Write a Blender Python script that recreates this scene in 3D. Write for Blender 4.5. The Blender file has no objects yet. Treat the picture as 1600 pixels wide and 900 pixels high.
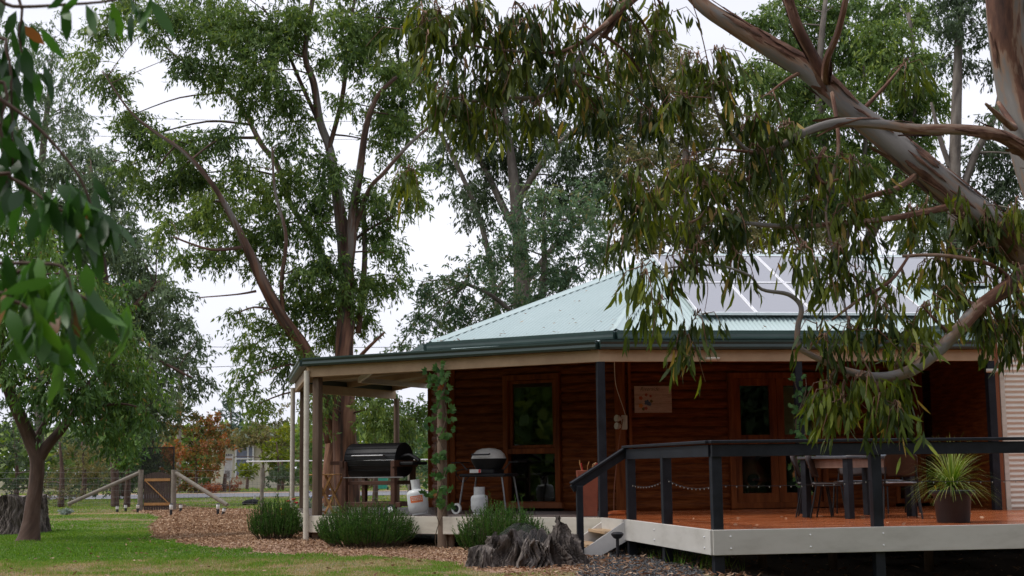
import bpy, bmesh, math, random
import numpy as np
from mathutils import Vector, Matrix
R = math.radians
PI = math.pi
rng = np.random.default_rng(7)
random.seed(7)
scene = bpy.context.scene
col = scene.collection

# ---------------------------------------------------------------- camera
F_PX = 2200.0
EYE = Vector((0, 0, 1.35))
PITCH, ROLL = 7.25, 0.75
cam_data = bpy.data.cameras.new('camera')
cam = bpy.data.objects.new('camera', cam_data); col.objects.link(cam)
cam_data.sensor_width = 36.0
cam_data.lens = F_PX / 1600 * 36.0
cam_data.clip_start = 0.05; cam_data.clip_end = 2000
CM = Matrix.Rotation(R(90 + PITCH), 4, 'X') @ Matrix.Rotation(R(-ROLL), 4, 'Z')
cam.matrix_world = Matrix.Translation(EYE) @ CM
cam_data.dof.use_dof = True
cam_data.dof.focus_distance = 14.0
cam_data.dof.aperture_fstop = 7.0
scene.camera = cam

# ---------------------------------------------------------------- world, sun, exposure
SUN_EL, SUN_AZ = 52.0, -62.0          # azimuth from +y, negative = to the left
world = bpy.data.worlds.new('World'); scene.world = world
world.use_nodes = True
wn = world.node_tree; wn.nodes.clear()
sky = wn.nodes.new('ShaderNodeTexSky'); sky.sky_type = 'NISHITA'; sky.sun_disc = False
sky.sun_elevation = R(SUN_EL); sky.sun_rotation = R(SUN_AZ); sky.dust_density = 3.0; sky.air_density = 1.0
tc = wn.nodes.new('ShaderNodeTexCoord')
mp = wn.nodes.new('ShaderNodeMapping'); mp.inputs['Scale'].default_value = (1, 1, 3.0)
nz = wn.nodes.new('ShaderNodeTexNoise'); nz.inputs['Scale'].default_value = 1.6; nz.inputs['Detail'].default_value = 5
cr = wn.nodes.new('ShaderNodeValToRGB')
cr.color_ramp.elements[0].position = 0.3; cr.color_ramp.elements[0].color = (7.7, 7.9, 9.2, 1)
cr.color_ramp.elements[1].position = 0.72; cr.color_ramp.elements[1].color = (10.8, 10.9, 11.9, 1)
mx = wn.nodes.new('ShaderNodeMixRGB'); mx.inputs[0].default_value = 0.93
bg = wn.nodes.new('ShaderNodeBackground'); bg.inputs['Strength'].default_value = 0.092
wo = wn.nodes.new('ShaderNodeOutputWorld')
L_ = wn.links.new
L_(tc.outputs['Generated'], mp.inputs['Vector']); L_(mp.outputs[0], nz.inputs['Vector'])
L_(nz.outputs['Fac'], cr.inputs[0]); L_(sky.outputs[0], mx.inputs[1]); L_(cr.outputs[0], mx.inputs[2])
L_(mx.outputs[0], bg.inputs['Color']); L_(bg.outputs[0], wo.inputs['Surface'])
sd = bpy.data.lights.new('sun', 'SUN'); sun = bpy.data.objects.new('sun', sd); col.objects.link(sun)
sd.energy = 2.0; sd.angle = R(14); sd.color = (1.0, 0.96, 0.9)
saz = R(SUN_AZ)
sdir = Vector((math.sin(saz) * math.cos(R(SUN_EL)), math.cos(saz) * math.cos(R(SUN_EL)) * -0.2, math.sin(R(SUN_EL)))).normalized()
sky.sun_rotation = math.atan2(sdir.x, sdir.y)
sky.sun_elevation = math.asin(sdir.z)
sun.rotation_euler = sdir.to_track_quat('Z', 'Y').to_euler()
sun.location = (-10, 0, 20)
scene.view_settings.view_transform = 'Standard'
scene.view_settings.look = 'None'
scene.view_settings.exposure = 0.2
scene.view_settings.gamma = 1.0
scene.cycles.max_bounces = 6
scene.cycles.transparent_max_bounces = 12
scene.cycles.diffuse_bounces = 3
scene.cycles.glossy_bounces = 3

# ---------------------------------------------------------------- helpers
CM3 = CM.to_3x3()
def ray(px, py):
    return CM3 @ Vector(((px - 800) / F_PX, -(py - 450) / F_PX, -1))
def at(px, py, d):
    r = ray(px, py); return EYE + r * (d / r.y)
def atz(px, py, z):
    r = ray(px, py); return EYE + r * ((z - EYE.z) / r.z)
def online(px, P, Q, py=700):
    r = ray(px, py); dx, dy = Q[0] - P[0], Q[1] - P[1]
    # P + t d = s r
    det = dx * (-r.y) + r.x * dy
    t = ((-P[0]) * (-r.y) - (-r.x) * (-P[1])) / det
    return Vector((P[0] + t * dx, P[1] + t * dy))
def smooth(a, b, x):
    t = np.clip((x - a) / (b - a), 0, 1); return t * t * (3 - 2 * t)
def ground_z(x, y):
    x = np.asarray(x, float); y = np.asarray(y, float)
    z = 0.13 + 0.10 * np.exp(-((x + 3.4) ** 2 / 5 + (y - 23.5) ** 2 / 9))
    z = z - 0.14 * smooth(2.0, 4.5, x) * (1 - smooth(19, 30, y))
    z = z + 0.02 * np.sin(x * 0.7 + 1) * np.sin(y * 0.45)
    return z
def gz(x, y): return float(ground_z(x, y))
def gnd(px, py):
    p = atz(px, py, 0.14)
    for _ in range(4): p = atz(px, py, gz(p.x, p.y))
    return p

ORG = {}
class MB:
    def __init__(s): s.V = []; s.F = []; s.UV = []; s.n = 0
    def add(s, vs, fs, uv=None):
        b = s.n
        s.V.extend([tuple(v) for v in vs]); s.F.extend([tuple(i + b for i in f) for f in fs])
        s.UV.extend(uv if uv is not None else [(0, 0)] * len(vs)); s.n += len(vs); return s
    def box(s, c, d, rz=0, M=None):
        c = Vector(c); hx, hy, hz = d[0] / 2, d[1] / 2, d[2] / 2
        m = M if M is not None else Matrix.Rotation(rz, 3, 'Z')
        vs = [c + m @ Vector((x * hx, y * hy, z * hz)) for x in (-1, 1) for y in (-1, 1) for z in (-1, 1)]
        return s.add(vs, [(0, 1, 3, 2), (4, 6, 7, 5), (0, 4, 5, 1), (2, 3, 7, 6), (0, 2, 6, 4), (1, 5, 7, 3)])
    def beam(s, a, b, w, h, up=(0, 0, 1), ext=0.0):
        a = Vector(a); b = Vector(b); d = (b - a); l = d.length; d.normalize()
        sd_ = d.cross(Vector(up)); sd_.normalize(); u = sd_.cross(d)
        M = Matrix((d, sd_, u)).transposed()
        return s.box((a + b) / 2, (l + 2 * ext, w, h), M=M)
    def tube(s, pts, rad, n=8, sub=0, caps=True, wob=0.0):
        pts = [Vector(p) for p in pts]
        if not hasattr(rad, '__len__'): rad = [rad] * len(pts)
        if sub and len(pts) > 2:
            q = []; r2 = []
            for i in range(len(pts) - 1):
                p0 = pts[max(i - 1, 0)]; p1 = pts[i]; p2 = pts[i + 1]; p3 = pts[min(i + 2, len(pts) - 1)]
                for k in range(sub):
                    t = k / sub
                    q.append(0.5 * ((2 * p1) + (-p0 + p2) * t + (2 * p0 - 5 * p1 + 4 * p2 - p3) * t * t + (-p0 + 3 * p1 - 3 * p2 + p3) * t ** 3))
                    r2.append(rad[i] * (1 - t) + rad[i + 1] * t)
            q.append(pts[-1]); r2.append(rad[-1]); pts = q; rad = r2
        vs = []; uv = []; fs = []; L = 0; prev = None
        ref = None
        ph = random.random() * 100
        for i, p in enumerate(pts):
            if i == 0: t = pts[1] - pts[0]
            elif i == len(pts) - 1: t = pts[-1] - pts[-2]
            else: t = pts[i + 1] - pts[i - 1]
            if t.length < 1e-9: t = Vector((0, 0, 1))
            t.normalize()
            if ref is None:
                ref = t.orthogonal().normalized()
            ref = (ref - t * ref.dot(t))
            if ref.length < 1e-6: ref = t.orthogonal()
            ref.normalize(); bi = t.cross(ref)
            if i: L += (p - pts[i - 1]).length
            for k in range(n + 1):
                a = 2 * PI * k / n
                rr = rad[i]
                if wob: rr *= 1 + wob * (math.sin((2 * PI * (k % n) / n) * 3 + ph + L * 1.7) * .5 + math.sin((2 * PI * (k % n) / n) * 5 + ph * 2 - L * 2.9) * .3 + math.sin(L * 5 + ph) * .3)
                vs.append(p + (ref * math.cos(a) + bi * math.sin(a)) * rr)
                uv.append((k / n * 2 * PI * rad[i], L))
        m = n + 1
        for i in range(len(pts) - 1):
            for k in range(n):
                a = i * m + k; fs.append((a, a + 1, a + m + 1, a + m))
        if caps:
            fs.append(tuple(range(n - 1, -1, -1))); fs.append(tuple((len(pts) - 1) * m + k for k in range(n)))
        return s.add(vs, fs, uv)
    def lathe(s, prof, c=(0, 0, 0), n=20, M=None, caps=True):
        c = Vector(c); vs = []; fs = []
        for r, z in prof:
            for k in range(n):
                a = 2 * PI * k / n; v = Vector((r * math.cos(a), r * math.sin(a), z))
                vs.append(c + (M @ v if M is not None else v))
        for i in range(len(prof) - 1):
            for k in range(n):
                a = i * n + k; b = i * n + (k + 1) % n; fs.append((a, b, b + n, a + n))
        if caps:
            fs.append(tuple(range(n - 1, -1, -1))); fs.append(tuple((len(prof) - 1) * n + k for k in range(n)))
        return s.add(vs, fs)
    def prism(s, poly, z0, z1):
        n = len(poly)
        vs = [(p[0], p[1], z0) for p in poly] + [(p[0], p[1], z1) for p in poly]
        fs = [tuple(range(n - 1, -1, -1)), tuple(range(n, 2 * n))] + [(i, (i + 1) % n, (i + 1) % n + n, i + n) for i in range(n)]
        return s.add(vs, fs)
    def slab(s, pts, thick):
        pts = [Vector(p) for p in pts]; nrm = (pts[1] - pts[0]).cross(pts[2] - pts[0]).normalized() * thick
        n = len(pts); vs = pts + [p - nrm for p in pts]
        fs = [tuple(range(n)), tuple(range(2 * n - 1, n - 1, -1))] + [(i, i + n, (i + 1) % n + n, (i + 1) % n) for i in range(n)]
        return s.add(vs, fs)
    def build(s, name, mat, parent=None, smooth=False, bevel=0, origin=None):
        me = bpy.data.meshes.new(name)
        o = bpy.data.objects.new(name, me); col.objects.link(o)
        V = np.array(s.V, dtype=np.float64)
        if parent is not None:
            org = ORG[parent.name]; o.parent = parent
        else:
            org = np.array(origin) if origin is not None else np.array([(V[:, 0].min() + V[:, 0].max()) / 2, (V[:, 1].min() + V[:, 1].max()) / 2, V[:, 2].min()])
            o.location = org
        ORG[o.name] = org
        me.from_pydata((V - org).tolist(), [], s.F)
        if any(u != (0, 0) for u in s.UV[:50]):
            ul = me.uv_layers.new(name='UVMap')
            li = np.zeros(len(me.loops), dtype=np.int32); me.loops.foreach_get('vertex_index', li)
            ul.data.foreach_set('uv', np.array(s.UV)[li].astype(np.float32).ravel())
        if mat: me.materials.append(mat)
        if smooth:
            me.polygons.foreach_set('use_smooth', [True] * len(me.polygons))
        me.update()
        if smooth == 'auto':
            me.polygons.foreach_set('use_smooth', [True] * len(me.polygons))
            bm = bmesh.new(); bm.from_mesh(me)
            for e in bm.edges:
                if len(e.link_faces) == 2 and e.calc_face_angle(0) > 0.7: e.smooth = False
            bm.to_mesh(me); bm.free()
        if bevel:
            b = o.modifiers.new('bevel', 'BEVEL'); b.width = bevel; b.segments = 1; b.limit_method = 'ANGLE'
        return o

def tag(o, label=None, cat=None, group=None, kind=None):
    if label: o['label'] = label
    if cat: o['category'] = cat
    if group: o['group'] = group
    if kind: o['kind'] = kind
    return o
def empty(name, loc, label=None, cat=None, group=None, kind=None):
    o = bpy.data.objects.new(name, None); col.objects.link(o); o.location = loc
    o.empty_display_size = 0.1
    ORG[o.name] = np.array(tuple(loc)); return tag(o, label, cat, group, kind)
def copy_tree(o, loc=None, rz=None, label=None, parent=None):
    c = o.copy(); col.objects.link(c)
    if parent is not None: c.parent = parent
    for ch in list(o.children): copy_tree(ch, parent=c)
    if loc is not None: c.location = loc
    if rz is not None: c.rotation_euler = (0, 0, rz)
    if label: c['label'] = label
    return c

def mat(name, cols, scale=4.0, stretch=(1, 1, 1), rough=0.6, metal=0.0, bump=0.0, coord='Object', detail=5.0,
        pos=None, spec=0.5, rvar=0.0, dist=0.02, bscale=None, coat=0.0):
    m = bpy.data.materials.new(name); m.use_nodes = True
    nt = m.node_tree; b = nt.nodes['Principled BSDF']
    b.inputs['Roughness'].default_value = rough; b.inputs['Metallic'].default_value = metal
    b.inputs['Specular IOR Level'].default_value = spec
    b.inputs['Coat Weight'].default_value = coat
    if not isinstance(cols[0], (tuple, list)): cols = [cols]
    if len(cols) == 1 and not bump:
        c0 = cols[0]; cols = [tuple(v * 0.85 for v in c0), tuple(min(1, v * 1.12) for v in c0)]
    if len(cols) == 1: cols = [tuple(v * 0.8 for v in cols[0]), tuple(min(1, v * 1.15) for v in cols[0])]
    t = nt.nodes.new('ShaderNodeTexCoord'); mp = nt.nodes.new('ShaderNodeMapping')
    mp.inputs['Scale'].default_value = stretch
    nz = nt.nodes.new('ShaderNodeTexNoise'); nz.inputs['Scale'].default_value = scale; nz.inputs['Detail'].default_value = detail
    nz.inputs['Roughness'].default_value = 0.65
    rp = nt.nodes.new('ShaderNodeValToRGB'); el = rp.color_ramp.elements
    n = len(cols); ps = pos or [0.3 + 0.4 * i / (n - 1) for i in range(n)]
    while len(el) < n: el.new(0.5)
    for i in range(n):
        el[i].position = ps[i]; el[i].color = tuple(cols[i][:3]) + (1,)
    k = nt.links.new
    k(t.outputs[coord], mp.inputs['Vector']); k(mp.outputs[0], nz.inputs['Vector']); k(nz.outputs['Fac'], rp.inputs[0])
    k(rp.outputs[0], b.inputs['Base Color'])
    if bump:
        bp = nt.nodes.new('ShaderNodeBump'); bp.inputs['Strength'].default_value = bump; bp.inputs['Distance'].default_value = dist
        src = nz
        if bscale:
            src = nt.nodes.new('ShaderNodeTexNoise'); src.inputs['Scale'].default_value = bscale; src.inputs['Detail'].default_value = 4
            k(mp.outputs[0], src.inputs['Vector'])
        k(src.outputs['Fac'], bp.inputs['Height']); k(bp.outputs[0], b.inputs['Normal'])
    if rvar:
        mr = nt.nodes.new('ShaderNodeMapRange'); mr.inputs['To Min'].default_value = rough - rvar; mr.inputs['To Max'].default_value = rough + rvar
        k(nz.outputs['Fac'], mr.inputs['Value']); k(mr.outputs[0], b.inputs['Roughness'])
    return m

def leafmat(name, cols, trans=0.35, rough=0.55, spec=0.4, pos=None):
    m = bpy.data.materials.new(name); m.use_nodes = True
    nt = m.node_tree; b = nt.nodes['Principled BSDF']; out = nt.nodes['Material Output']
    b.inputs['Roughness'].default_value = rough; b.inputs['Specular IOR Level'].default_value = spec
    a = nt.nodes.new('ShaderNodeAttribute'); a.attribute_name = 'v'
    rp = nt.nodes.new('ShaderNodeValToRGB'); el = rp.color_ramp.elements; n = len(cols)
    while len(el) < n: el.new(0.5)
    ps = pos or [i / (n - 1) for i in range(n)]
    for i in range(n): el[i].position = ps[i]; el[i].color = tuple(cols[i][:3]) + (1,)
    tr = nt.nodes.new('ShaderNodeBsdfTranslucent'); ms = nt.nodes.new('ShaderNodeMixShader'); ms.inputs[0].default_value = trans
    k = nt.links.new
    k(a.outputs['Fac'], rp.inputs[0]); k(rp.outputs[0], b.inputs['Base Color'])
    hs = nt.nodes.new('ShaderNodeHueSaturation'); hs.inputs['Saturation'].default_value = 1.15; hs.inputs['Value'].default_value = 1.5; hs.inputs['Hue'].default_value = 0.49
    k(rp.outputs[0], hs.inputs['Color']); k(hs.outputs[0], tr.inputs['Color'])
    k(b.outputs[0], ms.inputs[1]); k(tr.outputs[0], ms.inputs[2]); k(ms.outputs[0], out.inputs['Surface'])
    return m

def glassmat(name, tint=(0.9, 0.95, 0.95), opacity=0.25):
    m = bpy.data.materials.new(name); m.use_nodes = True
    nt = m.node_tree; nt.nodes.remove(nt.nodes['Principled BSDF']); out = nt.nodes['Material Output']
    g = nt.nodes.new('ShaderNodeBsdfGlossy'); g.inputs['Roughness'].default_value = 0.02; g.inputs['Color'].default_value = (0.9, 0.9, 0.9, 1)
    t = nt.nodes.new('ShaderNodeBsdfTransparent'); t.inputs['Color'].default_value = tint + (1,)
    f = nt.nodes.new('ShaderNodeFresnel'); f.inputs['IOR'].default_value = 1.55
    ad = nt.nodes.new('ShaderNodeMath'); ad.operation = 'ADD'; ad.inputs[1].default_value = opacity * 0.3
    ms = nt.nodes.new('ShaderNodeMixShader'); k = nt.links.new
    k(f.outputs[0], ad.inputs[0]); k(ad.outputs[0], ms.inputs[0]); k(t.outputs[0], ms.inputs[1]); k(g.outputs[0], ms.inputs[2]); k(ms.outputs[0], out.inputs['Surface'])
    return m

def npmesh(name, V, loops, starts, mat_, parent=None, attr=None, origin=None, smooth=False):
    V = np.asarray(V, dtype=np.float64)
    me = bpy.data.meshes.new(name); o = bpy.data.objects.new(name, me); col.objects.link(o)
    if parent is not None: org = ORG[parent.name]; o.parent = parent
    else:
        org = np.array(origin) if origin is not None else np.array([V[:, 0].mean(), V[:, 1].mean(), V[:, 2].min()]); o.location = org
    ORG[o.name] = org
    me.vertices.add(len(V)); me.loops.add(len(loops)); me.polygons.add(len(starts))
    me.vertices.foreach_set('co', (V - org).astype(np.float32).ravel())
    me.loops.foreach_set('vertex_index', np.asarray(loops, dtype=np.int32))
    me.polygons.foreach_set('loop_start', np.asarray(starts, dtype=np.int32))
    if attr is not None:
        at_ = me.attributes.new('v', 'FLOAT', 'POINT'); at_.data.foreach_set('value', np.asarray(attr, dtype=np.float32))
    if smooth: me.polygons.foreach_set('use_smooth', np.ones(len(starts), dtype=bool))
    me.update(calc_edges=True); me.validate()
    if mat_: me.materials.append(mat_)
    return o

def unit(A): return A / np.maximum(np.linalg.norm(A, axis=1, keepdims=True), 1e-9)
def leaf_arrays(P, D, L, W, seg=1, curve=0.15, face=None):
    n = len(P); D = unit(D)
    Rn = rng.normal(size=(n, 3)) if face is None else face
    S = unit(np.cross(D, Rn)); N = np.cross(S, D)
    L = np.broadcast_to(L, (n,))[:, None]; W = np.broadcast_to(W, (n,))[:, None]
    if seg == 1:
        V = np.stack([P, P + D * L * .42 + S * W * .5 + N * W * .12, P + D * L, P + D * L * .42 - S * W * .5 + N * W * .12], 1)
        k = 4; loops = np.arange(4 * n); starts = np.arange(n) * 4
    else:
        c = curve * L * rng.uniform(-1, 1, (n, 1))
        V = np.stack([P, P + D * L * .3 + S * W * .42 + N * c * .5, P + D * L * .3 - S * W * .42 + N * c * .5,
                      P + D * L * .65 + S * W * .42 + N * c * .4, P + D * L * .65 - S * W * .42 + N * c * .4,
                      P + D * L - N * c * .3 + S * c * .4], 1)
        k = 6
        base = (np.arange(n) * 6)[:, None]
        loops = (base + np.array([0, 2, 1, 1, 2, 4, 3, 3, 4, 5])[None, :]).ravel()
        starts = (np.arange(n)[:, None] * 10 + np.array([0, 3, 7])[None, :]).ravel()
    return V.reshape(-1, 3), loops, starts, k
def leaves(name, P, D, L, W, mat_, parent=None, seg=1, v=None, face=None, curve=0.15, origin=None):
    V, lo, st, k = leaf_arrays(np.asarray(P), np.asarray(D), L, W, seg, curve, face)
    if v is None: v = rng.uniform(0, 1, len(P))
    return npmesh(name, V, lo, st, mat_, parent, np.repeat(v, k), origin)
# ---------------------------------------------------------------- materials
M = {}
M['redwood'] = mat('red_stained_timber', [(.055, .014, .004), (.14, .037, .008), (.23, .068, .016)], scale=3, stretch=(1, 1, 9), spec=.12, rough=.6, bump=.25, dist=.01)
M['redwood_v'] = mat('red_stained_upright_timber', [(.07, .018, .005), (.18, .048, .011), (.27, .08, .02)], scale=9, stretch=(1, 1, .1), spec=.15, rough=.55, bump=.2, dist=.01)
M['orangewood'] = mat('orange_stained_timber', [(.20, .06, .02), (.28, .09, .028)], scale=9, stretch=(1, 1, .1), rough=.5)
M['cream'] = mat('cream_painted_timber', [(.50, .46, .38), (.60, .56, .47), (.64, .60, .52)], scale=2.5, stretch=(1, 1, 4), rough=.55, bump=.1, dist=.004, bscale=30)
M['beam'] = mat('tan_beam_timber', [(.36, .24, .14), (.47, .33, .20)], scale=3, rough=.6)
M['fascia'] = mat('grey_cream_fascia_paint', [(.46, .44, .40), (.54, .52, .48), (.58, .56, .52)], scale=1.7, stretch=(1, 1, 3), rough=.5, bump=.12, dist=.003, bscale=50)
M['white'] = mat('white_gloss_paint', [(.66, .64, .60), (.75, .73, .70)], scale=4, rough=.45)
M['charcoal'] = mat('charcoal_painted_timber', [(.004, .005, .008), (.009, .011, .016), (.016, .019, .026)], scale=6, stretch=(1, 1, 1), spec=.3, rough=.55, bump=.25, dist=.004, bscale=40, rvar=.1)
M['gutter'] = mat('dark_green_gutter_metal', [(.022, .042, .036), (.03, .056, .048)], scale=3, rough=.35)
M['roof'] = mat('pale_green_roof_metal', [(.38, .48, .475), (.41, .51, .505), (.435, .535, .53)], scale=.8, rough=.36, rvar=.08, spec=.7)
M['roofdirt'] = mat('old_timber_grey', [(.09, .055, .035), (.16, .11, .075), (.22, .16, .12)], scale=8, stretch=(1, 1, .12), rough=.8, bump=.5, dist=.01)
M['soffit'] = mat('soffit_board', [(.24, .18, .14), (.34, .27, .21)], scale=3, rough=.7)
M['vfloor'] = mat('grey_verandah_boards', [(.07, .052, .045), (.14, .11, .10), (.19, .16, .15)], scale=2.0, stretch=(1, 8, 1), rough=.4, rvar=.1)
M['dfloor'] = mat('wet_red_deck_boards', [(.17, .036, .012), (.33, .085, .026), (.45, .14, .05), (.50, .22, .11)], scale=2.2, stretch=(1.0, 7, 1), rough=.25, rvar=.14, pos=[.28, .45, .6, .75], coat=.2)
M['glass'] = glassmat('window_glass', (.8, .85, .82), .1)
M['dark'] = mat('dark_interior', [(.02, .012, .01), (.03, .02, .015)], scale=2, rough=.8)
M['reflection_panel'] = mat('tan_reflection_paint', [(.42, .37, .22), (.55, .48, .30)], scale=2.5, rough=.7)
M['iron'] = mat('cream_corrugated_iron', [(.66, .60, .51), (.75, .70, .60)], scale=1.2, rough=.4)
M['panel'] = mat('solar_glass', [(.010, .010, .025), (.018, .018, .04)], scale=5, rough=.12, spec=1.0, coat=1.0)
_b = M['panel'].node_tree.nodes['Principled BSDF']; _b.inputs['IOR'].default_value = 2.3; _b.inputs['Coat IOR'].default_value = 2.2
M['alu'] = mat('aluminium', (.85, .85, .87), rough=.35, metal=.3)
M['black'] = mat('black_metal', [(.006, .006, .007), (.014, .014, .016)], scale=6, rough=.5, rvar=.1, spec=.3)
M['blackplastic'] = mat('black_plastic', [(.010, .010, .012), (.02, .02, .024)], scale=4, rough=.5)
M['steel'] = mat('grey_steel', [(.18, .18, .19), (.28, .28, .29)], scale=6, rough=.35, metal=.6)

ZD = 0.63
vL = Vector((-3.30, 22.7)); vC = Vector((1.24, 20.15)); dR = Vector((math.cos(R(8.2)), math.sin(R(8.2))))
vR = vC + dR * 5.96
vM = Vector((-4.15, 27.0)); vN = Vector((-2.55, 30.2)); vO = vN + dR * 12
def inner(off):
    dL = (vC - vL).normalized(); nL = Vector((-dL.y, dL.x)); nR = Vector((-dR.y, dR.x))
    dS = (vL - vM).normalized(); nS = Vector((-dS.y, dS.x))
    def isect(p, d, q, e):
        det = d.x * (-e.y) + e.x * d.y; w = q - p
        t = (w.x * (-e.y) + e.x * w.y) / det
        return p + d * t
    a = isect(vM + nS * off, dS, vL + nL * off, dL)
    b = isect(vL + nL * off, dL, vC + nR * off, dR)
    dB = (vM - vN).normalized(); nB = Vector((-dB.y, dB.x))
    m = isect(vN + nB * off, dB, vM + nS * off, dS)
    n = isect(vN + Vector((dR.y, -dR.x)) * off, dR, vN + nB * off, dB)
    return n, m, a, b, b + dR * 12
def V3(p, z): return Vector((p[0], p[1], z))

house = empty('timber_house', (1.0, 23, gz(1, 23)), 'single-storey red timber log house with a pale green iron roof and wrap-around verandah', 'house')
iN, iM, iL, iC, iR = inner(2.5)

# ---- log clad walls
def logwall(mb, a, b, z0, z1, inward, row=.145):
    a = Vector(a); b = Vector(b); n = inward
    k = max(1, round((z1 - z0) / row)); h = (z1 - z0) / k
    prof = []
    for i in range(k):
        for j in range(7):
            t = j / 6; prof.append((math.sin(PI * t) ** .6 * .035, z0 + h * (i + t)))
    vs = []; fs = []
    for (o, z) in prof: vs.append(V3(a - n * o, z)); vs.append(V3(b - n * o, z))
    for i in range(len(prof) - 1):
        q = 2 * i; fs.append((q, q + 1, q + 3, q + 2))
    m = len(vs)
    vs += [V3(a + n * .08, z0), V3(b + n * .08, z0), V3(a + n * .08, z1), V3(b + n * .08, z1)]
    fs.append((m, m + 2, m + 3, m + 1))
    mb.add(vs, fs)
ZT = ZD + 2.82
nLn = Vector((-(vC - vL).normalized().y, (vC - vL).normalized().x)); nRn = Vector((-dR.y, dR.x))
dLn = (vC - vL).normalized(); dSn = (vL - vM).normalized(); nSn = Vector((-dSn.y, dSn.x))
wa = online(790, iL, iC); wb = online(878, iL, iC)
w = MB()
logwall(w, iL, wa - dLn * .02, ZD, ZT, nLn); logwall(w, wb + dLn * .02, iC, ZD, ZT, nLn)
logwall(w, wa - dLn * .02, wb + dLn * .02, ZD + 2.25, ZT, nLn)
w.build('wall', M['redwood'], house, smooth=True)
w = MB(); logwall(w, iM, iL, ZD, ZT, nSn); w.build('wall', M['redwood'], house, smooth=True)
d0 = online(1138, iC, iR); d1 = online(1290, iC, iR); g0 = online(1395, iC, iR); g1 = online(1560, iC, iR)
w = MB(); logwall(w, iC, d0, ZD, ZT, nRn); logwall(w, d1, g0, ZD, ZT, nRn); logwall(w, d0, d1, ZD + 2.2, ZT, nRn); logwall(w, g0, g1 + dR * 4, ZD + 2.3, ZT, nRn); logwall(w, g1 + dR * .1, g1 + dR * 4, ZD, ZD + 2.3, nRn)
w.build('wall', M['redwood'], house, smooth=True)
bk = [iM, iN, iN + dR * 11]
for a, b in zip(bk, bk[1:]): MB().beam(V3(a, ZD + 1.4), V3(b, ZD + 1.4), .15, 2.85).build('rear_wall', M['redwood'], house)
# corner timbers
for p, ww in ((iC, .18), (iL, .16), (iM, .15)):
    MB().box(V3(p, ZD + 1.41), (ww, ww, 2.82), rz=R(-12)).build('corner_post', M['redwood_v'], house, bevel=.008)
for px in (704, 984):
    q = online(px, iL, iC) if px < 970 else online(px, iC, iR)
    n_ = nLn if px < 970 else nRn; d_ = dLn if px < 970 else dR
    MB().beam(V3(q - n_ * .04, ZD), V3(q - n_ * .04, ZT), .05, .13, up=(n_.x, n_.y, 0)).build('corner_board', M['redwood_v'], house, bevel=.005)
# inner room: floor, ceiling, dark back walls
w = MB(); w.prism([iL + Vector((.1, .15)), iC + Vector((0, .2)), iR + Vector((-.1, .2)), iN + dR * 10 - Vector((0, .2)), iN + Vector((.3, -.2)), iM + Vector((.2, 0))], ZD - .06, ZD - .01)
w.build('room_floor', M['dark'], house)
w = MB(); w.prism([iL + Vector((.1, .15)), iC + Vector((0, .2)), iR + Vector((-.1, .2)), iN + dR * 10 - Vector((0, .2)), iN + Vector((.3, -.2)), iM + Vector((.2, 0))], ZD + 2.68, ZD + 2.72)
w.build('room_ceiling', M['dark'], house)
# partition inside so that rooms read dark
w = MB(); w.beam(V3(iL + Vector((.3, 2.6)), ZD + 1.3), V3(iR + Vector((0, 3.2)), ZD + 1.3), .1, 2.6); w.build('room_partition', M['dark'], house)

def frame(parent, name, a, b, z0, z1, t=.07, dep=.09, m='redwood_v', off=0.0, nrm=None, bars=(), keep=True):
    a = Vector(a); b = Vector(b); d = (b - a).normalized(); n = nrm; mb = MB(); o = n * off
    up = (n.x, n.y, 0)
    for q in (a + d * t / 2, b - d * t / 2): mb.beam(V3(q + o, z0), V3(q + o, z1), dep, t, up=(d.x, d.y, 0))
    for z in (z0 + t / 2, z1 - t / 2): mb.beam(V3(a + d * t + o, z), V3(b - d * t + o, z), dep * .97, t)
    for z, tt in bars: mb.beam(V3(a + d * t + o, z), V3(b - d * t + o, z), dep * .93, tt)
    return mb.build(name, M[m], parent, bevel=.004)
def pane(parent, a, b, z0, z1, nrm, off=0.0, name='pane', m='glass'):
    a = Vector(a); b = Vector(b); o = nrm * off
    mb = MB(); mb.beam(V3(a + o, (z0 + z1) / 2), V3(b + o, (z0 + z1) / 2), .008, z1 - z0)
    return mb.build(name, M[m], parent)
# window in the left facade: fixed pane above, sliding low pane below
win = frame(house, 'window', wa, wb, ZD + .06, ZD + 2.25, t=.09, dep=.16, off=-.01, nrm=nLn, bars=((ZD + .98, .09),))
in_a, in_b = wa + dLn * .1, wb - dLn * .1
frame(win, 'sash', in_a, in_b, ZD + 1.03, ZD + 2.155, t=.05, dep=.06, off=.0, nrm=nLn)
pane(win, in_a + dLn * .04, in_b - dLn * .04, ZD + 1.07, ZD + 2.12, nLn, .01)
pane(win, in_a, in_b, ZD + .155, ZD + .93, nLn, .01)
MB().beam(V3(wa - dLn * .05 - nLn * .09, ZD + .09), V3(wb + dLn * .05 - nLn * .09, ZD + .09), .12, .09).build('sill', M['orangewood'], win, bevel=.005)
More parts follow.
